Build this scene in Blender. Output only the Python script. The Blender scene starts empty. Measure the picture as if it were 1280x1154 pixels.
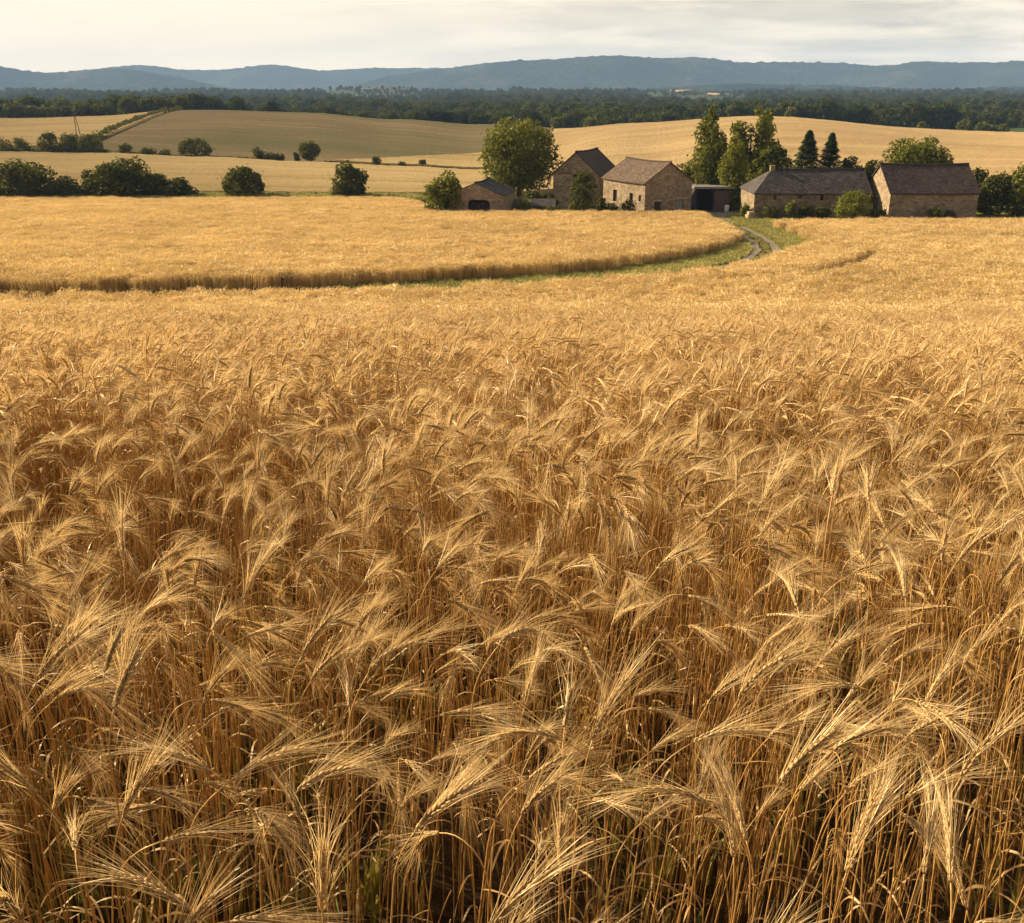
import bpy, math, random
import numpy as np

S = bpy.context.scene
R = math.radians
ZC = 1.75                      # eye height above the soil at the camera
PITCH = R(20.8)
F = 1237.0                     # focal length in pixels of the 1280 x 1154 photograph
CP, SP = math.cos(PITCH), math.sin(PITCH)

# ------------------------------------------------------------------ camera
cam_d = bpy.data.cameras.new('camera')
cam = bpy.data.objects.new('camera', cam_d)
S.collection.objects.link(cam)
cam.location = (0, 0, ZC)
cam.rotation_euler = (R(90) - PITCH, 0, 0)
cam_d.sensor_width = 36
cam_d.lens = 36 * F / 1280
cam_d.clip_start = 0.05
cam_d.clip_end = 40000
S.camera = cam

# ------------------------------------------------------------------ light
SUN_AZ = R(-61)                # from +Y (view direction) towards -X (left)
SUN_EL = R(25)
sd = (math.sin(SUN_AZ) * math.cos(SUN_EL), math.cos(SUN_AZ) * math.cos(SUN_EL), math.sin(SUN_EL))
sun_d = bpy.data.lights.new('sun', 'SUN')
sun_d.energy = 5.0
sun_d.angle = R(0.6)
sun_d.color = (1.0, 0.84, 0.57)
sun = bpy.data.objects.new('sun', sun_d)
S.collection.objects.link(sun)
from mathutils import Vector, Euler, Matrix
sun.rotation_euler = Vector((-sd[0], -sd[1], -sd[2])).to_track_quat('-Z', 'Y').to_euler()
sun.location = (-60, 40, 60)

S.view_settings.view_transform = 'Standard'
S.view_settings.look = 'None'
S.view_settings.gamma = 1
S.view_settings.use_curve_mapping = False
S.view_settings.exposure = 1.2
S.cycles.max_bounces = 8
S.cycles.diffuse_bounces = 4
S.cycles.transmission_bounces = 6
S.cycles.transparent_max_bounces = 4
S.cycles.volume_bounces = 0

W = bpy.data.worlds.new('World')
S.world = W
W.use_nodes = True


class NT:
    """small node-tree helper"""
    def __init__(self, tree):
        self.t = tree

    def n(self, typ, _props=None, **inp):
        nd = self.t.nodes.new(typ)
        for k, v in (_props or {}).items():
            setattr(nd, k, v)
        for k, v in inp.items():
            key = int(k[1:]) if k[0] == 'i' and k[1:].isdigit() else k.replace('_', ' ')
            self.put(nd.inputs[key], v)
        return nd

    def put(self, sock, v):
        if isinstance(v, bpy.types.NodeSocket):
            self.t.links.new(v, sock)
        elif isinstance(v, bpy.types.Node):
            self.t.links.new(v.outputs[0], sock)
        else:
            if sock.type == 'RGBA' and len(v) == 3:
                v = (*v, 1)
            sock.default_value = v

    def math(self, op, a, b=0.0, c=0.0, clamp=False):
        nd = self.n('ShaderNodeMath', {'operation': op, 'use_clamp': clamp})
        self.put(nd.inputs[0], a)
        self.put(nd.inputs[1], b)
        self.put(nd.inputs[2], c)
        return nd.outputs[0]

    def mix(self, f, a, b, mode='MIX'):
        nd = self.n('ShaderNodeMix', {'data_type': 'RGBA', 'blend_type': mode})
        self.put(nd.inputs[0], f)
        self.put(nd.inputs[6], a)
        self.put(nd.inputs[7], b)
        return nd.outputs[2]

    def ramp(self, f, *stops):
        nd = self.n('ShaderNodeValToRGB')
        cr = nd.color_ramp
        while len(cr.elements) < len(stops):
            cr.elements.new(0.5)
        for e, (p, c) in zip(cr.elements, stops):
            e.position = p
            e.color = (*c, 1) if not isinstance(c, (int, float)) else (c, c, c, 1)
        self.put(nd.inputs[0], f)
        return nd.outputs[0]

    def noise(self, vec, scale, detail=3.0, rough=0.55, dist=0.0):
        nd = self.n('ShaderNodeTexNoise', Scale=scale, Detail=detail, Roughness=rough, Distortion=dist)
        if vec is not None:
            self.put(nd.inputs['Vector'], vec)
        return nd.outputs[0]

    def vscale(self, vec, s):
        nd = self.n('ShaderNodeVectorMath', {'operation': 'MULTIPLY'})
        self.put(nd.inputs[0], vec)
        nd.inputs[1].default_value = s
        return nd.outputs[0]


wt = NT(W.node_tree)
W.node_tree.nodes.clear()
sky = wt.n('ShaderNodeTexSky', {'sky_type': 'NISHITA', 'sun_disc': False, 'sun_elevation': SUN_EL,
                                'sun_rotation': SUN_AZ, 'altitude': 300, 'air_density': 1.0,
                                'dust_density': 4.0, 'ozone_density': 1.0})
tc = wt.n('ShaderNodeTexCoord')
gen = tc.outputs['Generated']
# thin high veil that warms and whitens the whole evening sky, then long cloud banks
sep = wt.n('ShaderNodeSeparateXYZ', Vector=gen)
low = wt.n('ShaderNodeMapRange', {'interpolation_type': 'SMOOTHSTEP'}, Value=sep.outputs[2])
low.inputs[1].default_value = 0.06
low.inputs[2].default_value = 0.30
low.inputs[3].default_value = 0.90
low.inputs[4].default_value = 0.06
glow = wt.n('ShaderNodeMapRange', {'interpolation_type': 'SMOOTHSTEP'}, Value=sep.outputs[2])
glow.inputs[1].default_value = -0.01
glow.inputs[2].default_value = 0.055
veil = wt.mix(low.outputs[0], sky.outputs[0], wt.mix(glow.outputs[0], (12.0, 9.1, 5.9), (9.0, 7.75, 5.9)))
cv = wt.vscale(gen, (3.2, 3.2, 22.0))
c1 = wt.noise(cv, 1.5, 8.0, 0.62, 0.4)
bank = wt.ramp(c1, (0.41, 0.0), (0.57, 1.0))
right = wt.n('ShaderNodeMapRange', Value=sep.outputs[0])
right.inputs[1].default_value = -0.25
right.inputs[2].default_value = 0.35
cloud_f = wt.math('MULTIPLY', bank, wt.math('MULTIPLY_ADD', right.outputs[0], 0.85, 0.10))
cloud_c = wt.mix(wt.noise(cv, 4.0, 6.0), (3.3, 3.0, 2.55), (7.4, 6.4, 4.9))
skyc = wt.mix(cloud_f, veil, cloud_c)
bg = wt.n('ShaderNodeBackground', Color=skyc, Strength=0.06)
wo = wt.n('ShaderNodeOutputWorld', Surface=bg)

# ------------------------------------------------------------------ terrain


def pchip(xs, ys, x):
    xs, ys = np.asarray(xs, float), np.asarray(ys, float)
    h = np.diff(xs)
    d = np.diff(ys) / h
    m = np.zeros_like(xs)
    m[0], m[-1] = d[0], d[-1]
    for i in range(1, len(xs) - 1):
        if d[i - 1] * d[i] > 0:
            w1, w2 = 2 * h[i] + h[i - 1], h[i] + 2 * h[i - 1]
            m[i] = (w1 + w2) / (w1 / d[i - 1] + w2 / d[i])
    x = np.clip(x, xs[0], xs[-1])
    i = np.clip(np.searchsorted(xs, x) - 1, 0, len(xs) - 2)
    t = (x - xs[i]) / h[i]
    return ((2 * t ** 3 - 3 * t ** 2 + 1) * ys[i] + (t ** 3 - 2 * t ** 2 + t) * h[i] * m[i]
            + (-2 * t ** 3 + 3 * t ** 2) * ys[i + 1] + (t ** 3 - t ** 2) * h[i] * m[i + 1])


def slope_at(py):              # fall per metre of a sight line through row py
    return math.tan(PITCH - math.atan((577 - py) / F))


NEAR = [(-12, -1.2), (0, -1.75), (5, -2.4), (10, -3.35), (20, -5.5), (35, -8.4), (54, -11.75), (60, -11.98),
        (90, -13.6), (125, -15.2)]
FARZ = [(700, -25), (1000, -25), (1700, -21), (2500, -17), (4000, -24), (8000, -32)]


def col(px, hedge, crest, yc, back):
    """left half: fall to a hedge line at 257 m, rise to a crest, fall to the woods"""
    return ((px - 640) / F * 0.957, [(165, -17.35), (257, -(slope_at(hedge) * 257 + 0.8)), (yc, -slope_at(crest) * yc - 0.3), (520, back)])


COLS = [
    col(-220, 183, 150, 420, -20), col(0, 184, 148, 425, -20), col(130, 187, 145, 430, -19), col(245, 194, 138, 430, -17),
    col(388, 202, 140.5, 430, -18), col(500, 206.5, 149, 430, -20), col(600, 210, 158, 430, -23),
    (0.12, [(150, -16.4), (200, -16.2), (340, -12.5), (450, -21), (520, -24)]),
    (0.24, [(150, -15.6), (200, -13.2), (340, -10.4), (450, -19), (520, -24)]),
    (0.49, [(150, -15.7), (200, -14.0), (330, -16.2), (450, -19.6), (540, -20.5)]),
    (0.62, [(150, -15.9), (200, -14.6), (330, -17.0), (450, -20.0), (540, -21)]),
]
RISES = [(474, 2350, 11.0, 170), (852, 2150, 8.0, 120), (900, 1880, 5.5, 90)]   # gentle rises that carry the far pale fields


def H(x, y):
    x, y = np.asarray(x, float), np.asarray(y, float)
    u = x / np.maximum(y, 30.0)
    us = np.array([c[0] for c in COLS])
    prof = []
    for _, pts in COLS:
        tab = NEAR + pts + FARZ
        prof.append(pchip([a for a, _ in tab], [b for _, b in tab], y))
    prof = np.array(prof)
    uc = np.clip(u, us[0], us[-1])
    i = np.clip(np.searchsorted(us, uc) - 1, 0, len(us) - 2)
    t = (uc - us[i]) / (us[i + 1] - us[i])
    t = t * t * (3 - 2 * t)
    a = np.take_along_axis(prof, i[None, ...], 0)[0]
    b = np.take_along_axis(prof, (i + 1)[None, ...], 0)[0]
    z = a * (1 - t) + b * t
    far = np.clip((y - 170) / 120, 0, 1) * np.clip((3000 - y) / 800, 0, 1)
    z = z + far * (0.6 * np.sin(x / 23 + y / 61) + 0.5 * np.sin(x / 41 - y / 37 + 1.3))
    for px_, Y_, a_, r_ in RISES:
        z = z + a_ * np.exp(-(((x - (px_ - 640) / F * CP * Y_) / r_) ** 2 + ((y - Y_) / r_) ** 2))
    z = z + 0.03 * np.sin(x * 1.1 + 0.4) * np.sin(y * 0.9) * np.clip((60 - y) / 40, 0, 1)
    return z + ZC


def h1(x, y):
    return float(H(np.array([x]), np.array([y]))[0])


def at(px, Y, py=None):
    """world point on the ground under photo column px at distance Y (or on the sight line of row py)"""
    z = h1((px - 640) / F * Y, Y)
    for _ in range(3):
        t = (ZC - z) / Y if py is None else slope_at(py)
        x = (px - 640) / F * (CP + t * SP) * Y
        if py is None:
            z = h1(x, Y)
        else:
            z = ZC - t * Y
    return x, Y, z


# ------------------------------------------------------------------ generic builders
def tag(o, label=None, cat=None, group=None, kind=None):
    if label:
        o['label'] = label
    if cat:
        o['category'] = cat
    if group:
        o['group'] = group
    if kind:
        o['kind'] = kind
    return o


def link(o, parent=None):
    S.collection.objects.link(o)
    if parent:
        o.parent = parent
    return o


def empty(name, loc, rz=0.0):
    o = bpy.data.objects.new(name, None)
    o.empty_display_size = 0.3
    o.location = loc
    o.rotation_euler = (0, 0, rz)
    return link(o)


class MB:
    """collects geometry, builds one mesh"""
    def __init__(self):
        self.v, self.f, self.m, self.c = [], [], [], 0

    def add(self, v, f, mi=0):
        v = np.asarray(v, float).reshape(-1, 3)
        self.v.append(v)
        c = self.c
        self.f.extend([tuple(i + c for i in q) for q in f])
        self.m.extend([mi] * len(f))
        self.c += len(v)

    def box(self, x0, x1, y0, y1, z0, z1, mi=0):
        v = [(x0, y0, z0), (x1, y0, z0), (x1, y1, z0), (x0, y1, z0), (x0, y0, z1), (x1, y0, z1), (x1, y1, z1), (x0, y1, z1)]
        self.add(v, [(0, 3, 2, 1), (4, 5, 6, 7), (0, 1, 5, 4), (1, 2, 6, 5), (2, 3, 7, 6), (3, 0, 4, 7)], mi)

    def prism(self, poly, d, mi=0):
        """closed solid: polygon (3d points) swept by vector d"""
        n = len(poly)
        p = np.array(poly, float)
        v = np.vstack([p, p + np.array(d, float)])
        f = [tuple(range(n))[::-1], tuple(range(n, 2 * n))]
        f += [(i, (i + 1) % n, (i + 1) % n + n, i + n) for i in range(n)]
        self.add(v, f, mi)

    def tube(self, pts, rad, sides=6, mi=0):
        pts = np.asarray(pts, float)
        n = len(pts)
        tan = np.gradient(pts, axis=0)
        tan /= np.linalg.norm(tan, axis=1)[:, None] + 1e-12
        ref = np.array([0.31, 0.95, 0.05]) if abs(tan[0][1]) < 0.8 else np.array([1.0, 0, 0.1])
        a = np.cross(tan, ref)
        a /= np.linalg.norm(a, axis=1)[:, None] + 1e-12
        b = np.cross(tan, a)
        ang = np.arange(sides) * 2 * math.pi / sides
        rad = np.broadcast_to(np.asarray(rad, float), (n,))
        v = (pts[:, None, :] + rad[:, None, None] * (np.cos(ang)[None, :, None] * a[:, None, :] + np.sin(ang)[None, :, None] * b[:, None, :]))
        f = []
        for i in range(n - 1):
            for k in range(sides):
                k2 = (k + 1) % sides
                f.append((i * sides + k, i * sides + k2, (i + 1) * sides + k2, (i + 1) * sides + k))
        f.append(tuple(range(sides))[::-1])
        f.append(tuple((n - 1) * sides + k for k in range(sides)))
        self.add(v.reshape(-1, 3), f, mi)

    def strip(self, pts, wid, side, mi=0):
        """flat tapering ribbon; side = (n,3) or (3,) sideways vectors"""
        pts = np.asarray(pts, float)
        n = len(pts)
        side = np.broadcast_to(np.asarray(side, float), (n, 3))
        wid = np.broadcast_to(np.asarray(wid, float), (n,))[:, None]
        l, r = pts[:-1] - side[:-1] * wid[:-1], pts[:-1] + side[:-1] * wid[:-1]
        v = np.vstack([l, r, pts[-1:]])
        m = n - 1
        f = [(i, m + i, m + i + 1, i + 1) for i in range(m - 1)]
        f.append((m - 1, 2 * m - 1, 2 * m))
        self.add(v, f, mi)

    def mesh(self, name, mats, smooth=False):
        me = bpy.data.meshes.new(name)
        v = np.vstack(self.v)
        me.from_pydata(v.tolist(), [], self.f)
        for m in (mats if isinstance(mats, (list, tuple)) else [mats]):
            me.materials.append(m)
        if any(self.m):
            me.polygons.foreach_set('material_index', self.m)
        if smooth:
            me.polygons.foreach_set('use_smooth', [True] * len(me.polygons))
        me.update()
        return me

    def build(self, name, mats, parent=None, smooth=False):
        return link(bpy.data.objects.new(name, self.mesh(name, mats, smooth)), parent)


def grid_faces(nr, nc):
    return [(r * nc + c, r * nc + c + 1, (r + 1) * nc + c + 1, (r + 1) * nc + c) for r in range(nr - 1) for c in range(nc - 1)]


# ------------------------------------------------------------------ materials
def new_mat(name):
    m = bpy.data.materials.new(name)
    m.use_nodes = True
    m.node_tree.nodes.clear()
    t = NT(m.node_tree)
    out = t.n('ShaderNodeOutputMaterial')
    return m, t, out


def leafy(name, dark, light, trans=0.35, gloss=0.06, rough=0.5, patch=0.35, var=0.5):
    """thin plant matter: diffuse + translucent + a little sheen, tint varies per instance and per patch"""
    m, t, out = new_mat(name)
    oi = t.n('ShaderNodeObjectInfo')
    geo = t.n('ShaderNodeNewGeometry')
    rnd = oi.outputs['Random']
    ri = geo.outputs['Random Per Island']
    pn = t.noise(geo.outputs['Position'], patch, 3.0)
    f = t.math('ADD', t.math('MULTIPLY', rnd, var), t.math('MULTIPLY', ri, 1 - var))
    f = t.math('ADD', t.math('MULTIPLY', f, 0.75), t.math('MULTIPLY_ADD', pn, 1.1, -0.42), clamp=True)
    col = t.mix(f, dark, light)
    d = t.n('ShaderNodeBsdfDiffuse', Color=col)
    tr = t.n('ShaderNodeBsdfTranslucent', Color=t.mix(0.35, col, (1.0, 0.8, 0.4), 'MULTIPLY'))
    g = t.n('ShaderNodeBsdfGlossy', Color=(0.9, 0.82, 0.65), Roughness=rough)
    a = t.n('ShaderNodeMixShader', i0=trans, i1=d, i2=tr)
    b = t.n('ShaderNodeMixShader', i0=gloss, i1=a, i2=g)
    t.put(out.inputs['Surface'], b)
    return m


M_STEM = leafy('wheat_stem', (0.21, 0.10, 0.025), (0.64, 0.37, 0.11), 0.18, 0.05, 0.42)
M_EAR = leafy('wheat_ear', (0.19, 0.100, 0.032), (0.78, 0.54, 0.23), 0.22, 0.03, 0.45)
M_AWN = leafy('wheat_awn', (0.44, 0.265, 0.09), (0.94, 0.73, 0.385), 0.44, 0.035, 0.38)
M_LEAF = leafy('wheat_leaf', (0.28, 0.155, 0.05), (0.60, 0.38, 0.14), 0.35, 0.05, 0.5)
M_CROP = leafy('wheat_distant', (0.43, 0.29, 0.110), (0.82, 0.615, 0.285), 0.35, 0.05, 0.5, patch=0.12)
M_GRASS = leafy('verge_grass', (0.105, 0.120, 0.020), (0.46, 0.40, 0.095), 0.35, 0.05, 0.5, patch=0.3)
M_TREE = leafy('tree_leaves', (0.048, 0.062, 0.008), (0.215, 0.215, 0.032), 0.40, 0.012, 0.5, patch=0.5, var=0.15)
M_TREE_L = leafy('bright_leaves', (0.080, 0.102, 0.010), (0.255, 0.245, 0.036), 0.40, 0.012, 0.5, patch=0.6, var=0.1)
M_TREE_D = leafy('hedge_leaves', (0.034, 0.044, 0.009), (0.125, 0.125, 0.024), 0.34, 0.01, 0.5, patch=0.4, var=0.15)
M_CONIF = leafy('conifer_needles', (0.018, 0.032, 0.012), (0.055, 0.078, 0.024), 0.15, 0.01, 0.5, patch=0.6, var=0.1)
M_FOREST = leafy('forest_leaves', (0.018, 0.032, 0.010), (0.105, 0.115, 0.026), 0.3, 0.0, 0.5, patch=0.012, var=0.75)


def m_plain(name, c1, c2, scale=3.0, rough=0.9, bump=0.2, coord='Object', stretch=(1, 1, 1), detail=5.0):
    m, t, out = new_mat(name)
    tcn = t.n('ShaderNodeTexCoord')
    v = t.vscale(tcn.outputs[coord], stretch)
    n1 = t.noise(v, scale, detail, 0.62)
    n2 = t.noise(v, scale * 7, 3.0, 0.6)
    f = t.math('ADD', t.math('MULTIPLY', n1, 0.65), t.math('MULTIPLY', n2, 0.35))
    col = t.ramp(f, (0.32, c1), (0.68, c2))
    bp = t.n('ShaderNodeBump', Strength=bump, Distance=0.1, Height=n2)
    b = t.n('ShaderNodeBsdfPrincipled', Base_Color=col, Roughness=rough, Specular_IOR_Level=0.15, Normal=bp)
    t.put(out.inputs['Surface'], b)
    return m


def m_ground():
    """soil and straw litter close by, rough grassland further out"""
    m, t, out = new_mat('soil_and_grass')
    geo = t.n('ShaderNodeNewGeometry')
    pos = geo.outputs['Position']
    soil = t.ramp(t.noise(pos, 9.0, 6.0, 0.65), (0.3, (0.020, 0.012, 0.006)), (0.62, (0.055, 0.034, 0.016)), (0.8, (0.17, 0.10, 0.04)))
    gr = t.ramp(t.noise(pos, 0.35, 6.0, 0.65), (0.3, (0.040, 0.045, 0.015)), (0.7, (0.125, 0.110, 0.040)))
    sp = t.n('ShaderNodeSeparateXYZ', Vector=pos)
    mr = t.n('ShaderNodeMapRange', Value=sp.outputs[1])
    mr.inputs[1].default_value = 100
    mr.inputs[2].default_value = 122
    col = t.mix(mr.outputs[0], soil, gr)
    fr = t.n('ShaderNodeMapRange', Value=sp.outputs[1])
    fr.inputs[1].default_value = 450
    fr.inputs[2].default_value = 560
    wood = t.ramp(t.noise(pos, 0.02, 6.0, 0.7), (0.35, (0.022, 0.032, 0.012)), (0.7, (0.060, 0.068, 0.024)))
    col = t.mix(fr.outputs[0], col, wood)
    bp = t.n('ShaderNodeBump', Strength=0.5, Distance=0.05, Height=t.noise(pos, 30.0, 4.0))
    b = t.n('ShaderNodeBsdfPrincipled', Base_Color=col, Roughness=0.95, Specular_IOR_Level=0.05, Normal=bp)
    t.put(out.inputs['Surface'], b)
    return m


def m_field(name, c1, c2, c3, rowdir=(1.0, 0.05), green=None):
    """a crop seen from far off: fine straw grain, drill rows, patches of uneven ripeness"""
    m, t, out = new_mat(name)
    geo = t.n('ShaderNodeNewGeometry')
    pos = geo.outputs['Position']
    grain = t.noise(t.vscale(pos, (1.0, 0.35, 1.0)), 1.3, 5.0, 0.75)
    rows = t.noise(t.vscale(pos, (0.012 * rowdir[0], 0.16, 0.16)), 1.0, 4.0, 0.6, 0.5)
    patch = t.noise(t.vscale(pos, (0.35, 1.0, 1.0)), 0.022, 5.0, 0.6)
    f = t.math('ADD', t.math('MULTIPLY', grain, 0.45), t.math('MULTIPLY', rows, 0.55))
    col = t.ramp(f, (0.32, c1), (0.5, c2), (0.68, c3))
    if green:
        col = t.mix(t.ramp(patch, (0.42, 0.0), (0.62, 0.75)), col, green)
    else:
        col = t.mix(t.ramp(patch, (0.40, 0.0), (0.66, 0.42)), col, c1)
    bp = t.n('ShaderNodeBump', Strength=0.9, Distance=0.6, Height=grain)
    d = t.n('ShaderNodeBsdfDiffuse', Color=col, Roughness=0.9, Normal=bp)
    t.put(out.inputs['Surface'], d)
    return m


def m_stone(name, mortar, c1, c2, c3):
    """rubble masonry"""
    m, t, out = new_mat(name)
    tcn = t.n('ShaderNodeTexCoord')
    ob = tcn.outputs['Object']
    warp = t.n('ShaderNodeVectorMath', {'operation': 'MULTIPLY_ADD'})
    t.put(warp.inputs[0], t.n('ShaderNodeTexNoise', Vector=ob, Scale=2.5).outputs['Color'])
    warp.inputs[1].default_value = (0.15, 0.15, 0.1)
    t.put(warp.inputs[2], ob)
    v = t.vscale(warp.outputs[0], (1.0, 1.0, 1.7))
    vo = t.n('ShaderNodeTexVoronoi', {'feature': 'F1'}, Vector=v, Scale=2.6)
    ve = t.n('ShaderNodeTexVoronoi', {'feature': 'DISTANCE_TO_EDGE'}, Vector=v, Scale=2.6)
    sepc = t.n('ShaderNodeSeparateColor', Color=vo.outputs['Color'])
    col = t.ramp(sepc.outputs[0], (0.0, c1), (0.5, c2), (1.0, c3))
    big = t.noise(ob, 0.5, 5.0, 0.65)
    col = t.mix(t.ramp(big, (0.42, 0.0), (0.68, 0.55)), col, c1)
    edge = t.ramp(ve.outputs['Distance'], (0.0, 1.0), (0.07, 0.0))
    col = t.mix(edge, col, mortar)
    bp = t.n('ShaderNodeBump', Strength=0.8, Distance=0.06, Height=t.math('MINIMUM', ve.outputs['Distance'], 0.12))
    b = t.n('ShaderNodeBsdfPrincipled', Base_Color=col, Roughness=0.93, Specular_IOR_Level=0.05, Normal=bp)
    t.put(out.inputs['Surface'], b)
    return m


def m_tiles(name, c1, c2, c3, moss=(0.10, 0.09, 0.04)):
    """old plain clay tiles in courses, laid along the roof's own length"""
    m, t, out = new_mat(name)
    tcn = t.n('ShaderNodeTexCoord')
    uv = tcn.outputs['UV']
    br = t.n('ShaderNodeTexBrick', {'offset': 0.5}, Vector=uv, Color1=(0.1, 0.1, 0.1), Color2=(0.9, 0.9, 0.9), Mortar=(0.0, 0.0, 0.0),
             Scale=1.0, Mortar_Size=0.02, Bias=0.0, Brick_Width=0.32, Row_Height=0.26)
    sepc = t.n('ShaderNodeSeparateColor', Color=br.outputs['Color'])
    f = t.math('ADD', t.math('MULTIPLY', sepc.outputs[0], 0.5), t.math('MULTIPLY', t.noise(uv, 0.8, 6.0, 0.7), 0.5))
    col = t.ramp(f, (0.2, c1), (0.5, c2), (0.8, c3))
    col = t.mix(t.ramp(t.noise(uv, 0.45, 6.0, 0.7), (0.5, 0.0), (0.72, 0.6)), col, moss)
    wv = t.n('ShaderNodeTexWave', {'wave_type': 'BANDS', 'bands_direction': 'Y', 'wave_profile': 'SAW'}, Vector=uv, Scale=0.61, Distortion=0.4)
    bp = t.n('ShaderNodeBump', Strength=0.7, Distance=0.05, Height=wv.outputs[1])
    b = t.n('ShaderNodeBsdfPrincipled', Base_Color=col, Roughness=0.85, Specular_IOR_Level=0.15, Normal=bp)
    t.put(out.inputs['Surface'], b)
    return m


M_BARK = m_plain('bark', (0.045, 0.032, 0.022), (0.13, 0.095, 0.065), 6.0, stretch=(1, 1, 0.25))
M_STONE = m_stone('rubble_stone', (0.24, 0.18, 0.110), (0.14, 0.100, 0.062), (0.24, 0.178, 0.108), (0.34, 0.255, 0.155))
M_STONE_W = m_stone('pale_limestone', (0.40, 0.30, 0.18), (0.28, 0.20, 0.115), (0.40, 0.295, 0.175), (0.50, 0.38, 0.23))
M_STONE_B = m_stone('tan_stone', (0.26, 0.19, 0.118), (0.17, 0.122, 0.076), (0.26, 0.19, 0.12), (0.36, 0.268, 0.172))
M_TILE_B = m_tiles('brown_tiles', (0.056, 0.036, 0.024), (0.105, 0.066, 0.042), (0.185, 0.122, 0.078))
M_TILE_D = m_tiles('dark_tiles', (0.030, 0.024, 0.021), (0.062, 0.050, 0.044), (0.125, 0.102, 0.088), (0.09, 0.085, 0.06))
M_TILE_R = m_tiles('plum_tiles', (0.036, 0.024, 0.021), (0.066, 0.044, 0.036), (0.115, 0.080, 0.064), (0.085, 0.068, 0.045))
M_TILE_G = m_tiles('grey_brown_tiles', (0.050, 0.040, 0.038), (0.095, 0.075, 0.066), (0.155, 0.125, 0.105), (0.12, 0.11, 0.07))
M_WOOD = m_plain('weathered_boards', (0.075, 0.050, 0.038), (0.17, 0.115, 0.085), 3.0, stretch=(6, 6, 0.6))
M_DARKWOOD = m_plain('dark_boards', (0.028, 0.022, 0.018), (0.07, 0.055, 0.045), 3.0, stretch=(6, 6, 0.6))
M_PALEWOOD = m_plain('pale_door_boards', (0.18, 0.16, 0.14), (0.36, 0.33, 0.30), 3.0, stretch=(6, 6, 0.6))
M_METAL = m_plain('corrugated_sheet', (0.15, 0.13, 0.115), (0.26, 0.235, 0.21), 2.0, 0.6)
M_TRACK = m_plain('pale_gravel', (0.11, 0.088, 0.058), (0.235, 0.19, 0.13), 1.5, coord='Object')
M_YARD = m_plain('yard_gravel', (0.13, 0.115, 0.075), (0.28, 0.24, 0.175), 0.8, coord='Object')
M_GLASS, _t, _o = new_mat('window_glass')
_t.put(_o.inputs['Surface'], _t.n('ShaderNodeBsdfPrincipled', Base_Color=(0.02, 0.022, 0.025), Roughness=0.12))
M_GROUND = m_ground()
M_F_GOLD = m_field('ripe_crop', (0.40, 0.26, 0.105), (0.66, 0.455, 0.19), (0.80, 0.57, 0.255))
M_F_HILL = m_field('ripe_hill_crop', (0.40, 0.26, 0.115), (0.61, 0.415, 0.19), (0.74, 0.525, 0.255))
M_F_TAN = m_field('stubble', (0.21, 0.145, 0.070), (0.31, 0.22, 0.105), (0.42, 0.30, 0.15), green=(0.19, 0.175, 0.07))
M_F_GREEN = m_field('meadow', (0.05, 0.085, 0.03), (0.075, 0.12, 0.04), (0.10, 0.14, 0.05))
M_F_PALE = m_field('far_crop', (0.50, 0.36, 0.18), (0.66, 0.48, 0.24), (0.74, 0.55, 0.29))

# ------------------------------------------------------------------ the setting: ground, hills
ys = np.concatenate([np.arange(-12, 0, 1.0), np.arange(0, 140, 0.5), np.arange(140, 560, 4.0),
                     np.geomspace(560, 8000, 70)])
NC = 181
rows = []
for y in ys:
    w = 16 + 0.95 * max(y, 0)
    s = np.linspace(-1, 1, NC)
    x = w * s
    rows.append(np.stack([x, np.full(NC, y), H(x, np.full(NC, y))], 1))
mb = MB()
mb.add(np.vstack(rows), grid_faces(len(ys), NC))
tag(mb.build('ground', M_GROUND, smooth=True), 'bare soil and rough grass under and between the grain fields', 'ground', kind='structure')

M_HILL, _t, _o = new_mat('wooded_hill')
_g = _t.n('ShaderNodeNewGeometry')
_p = _g.outputs['Position']
_n = _t.noise(_p, 0.0045, 7.0, 0.68)
_f = _t.noise(_p, 0.045, 5.0, 0.7)
_c = _t.ramp(_t.math('ADD', _t.math('MULTIPLY', _n, 0.6), _t.math('MULTIPLY', _f, 0.4)),
             (0.40, (0.006, 0.013, 0.010)), (0.51, (0.018, 0.028, 0.017)), (0.62, (0.070, 0.075, 0.036)))
_b = _t.n('ShaderNodeBump', Strength=1.0, Distance=25.0, Height=_f)
_t.put(_o.inputs['Surface'], _t.n('ShaderNodeBsdfDiffuse', Color=_c, Normal=_b))

rng = np.random.default_rng(5)


def ridge(name, Y, pts, depth, label, seed, amp=1.0):
    """one wooded range: crest line from photo rows, body with spurs and valleys, at its own distance"""
    rg = np.random.default_rng(seed)
    cols = np.arange(-260, 1541, 5.0)
    xs_, ys_ = zip(*pts)
    crest = np.array([-slope_at(p) * Y for p in pchip(xs_, ys_, cols)]) + ZC
    X = (cols - 640) / F * CP * Y
    for k in range(7):
        crest += amp * 5.0 / (k + 1) * np.sin(X / (900 / (k + 1)) + rg.uniform(0, 6))
    nr = 46
    v = []
    base = -34.0
    wig = sum(np.sin(X / (420 / (k + 1)) + rg.uniform(0, 6)) / (k + 1) for k in range(5))
    for r in range(nr):
        q = r / (nr - 1) * 2 - 1                    # -1 front foot, 0 crest, 1 back foot
        prof = math.cos(q * math.pi / 2) ** 1.3
        spur = 1 + 0.36 * wig * (math.sin(abs(q) * math.pi) ** 1) * (1 if q < 0 else 0.5)
        z = base + (crest - base) * np.clip(prof * spur, 0, 1.02)
        z = z + rg.normal(0, 2.4, len(cols)) * prof
        v.append(np.stack([X * (1 + q * depth / Y), np.full(len(cols), Y + q * depth), z], 1))
    m_ = MB()
    m_.add(np.vstack(v), grid_faces(nr, len(cols)))
    return tag(m_.build(name, M_HILL, smooth=True), label, 'hills', kind='structure')


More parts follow.
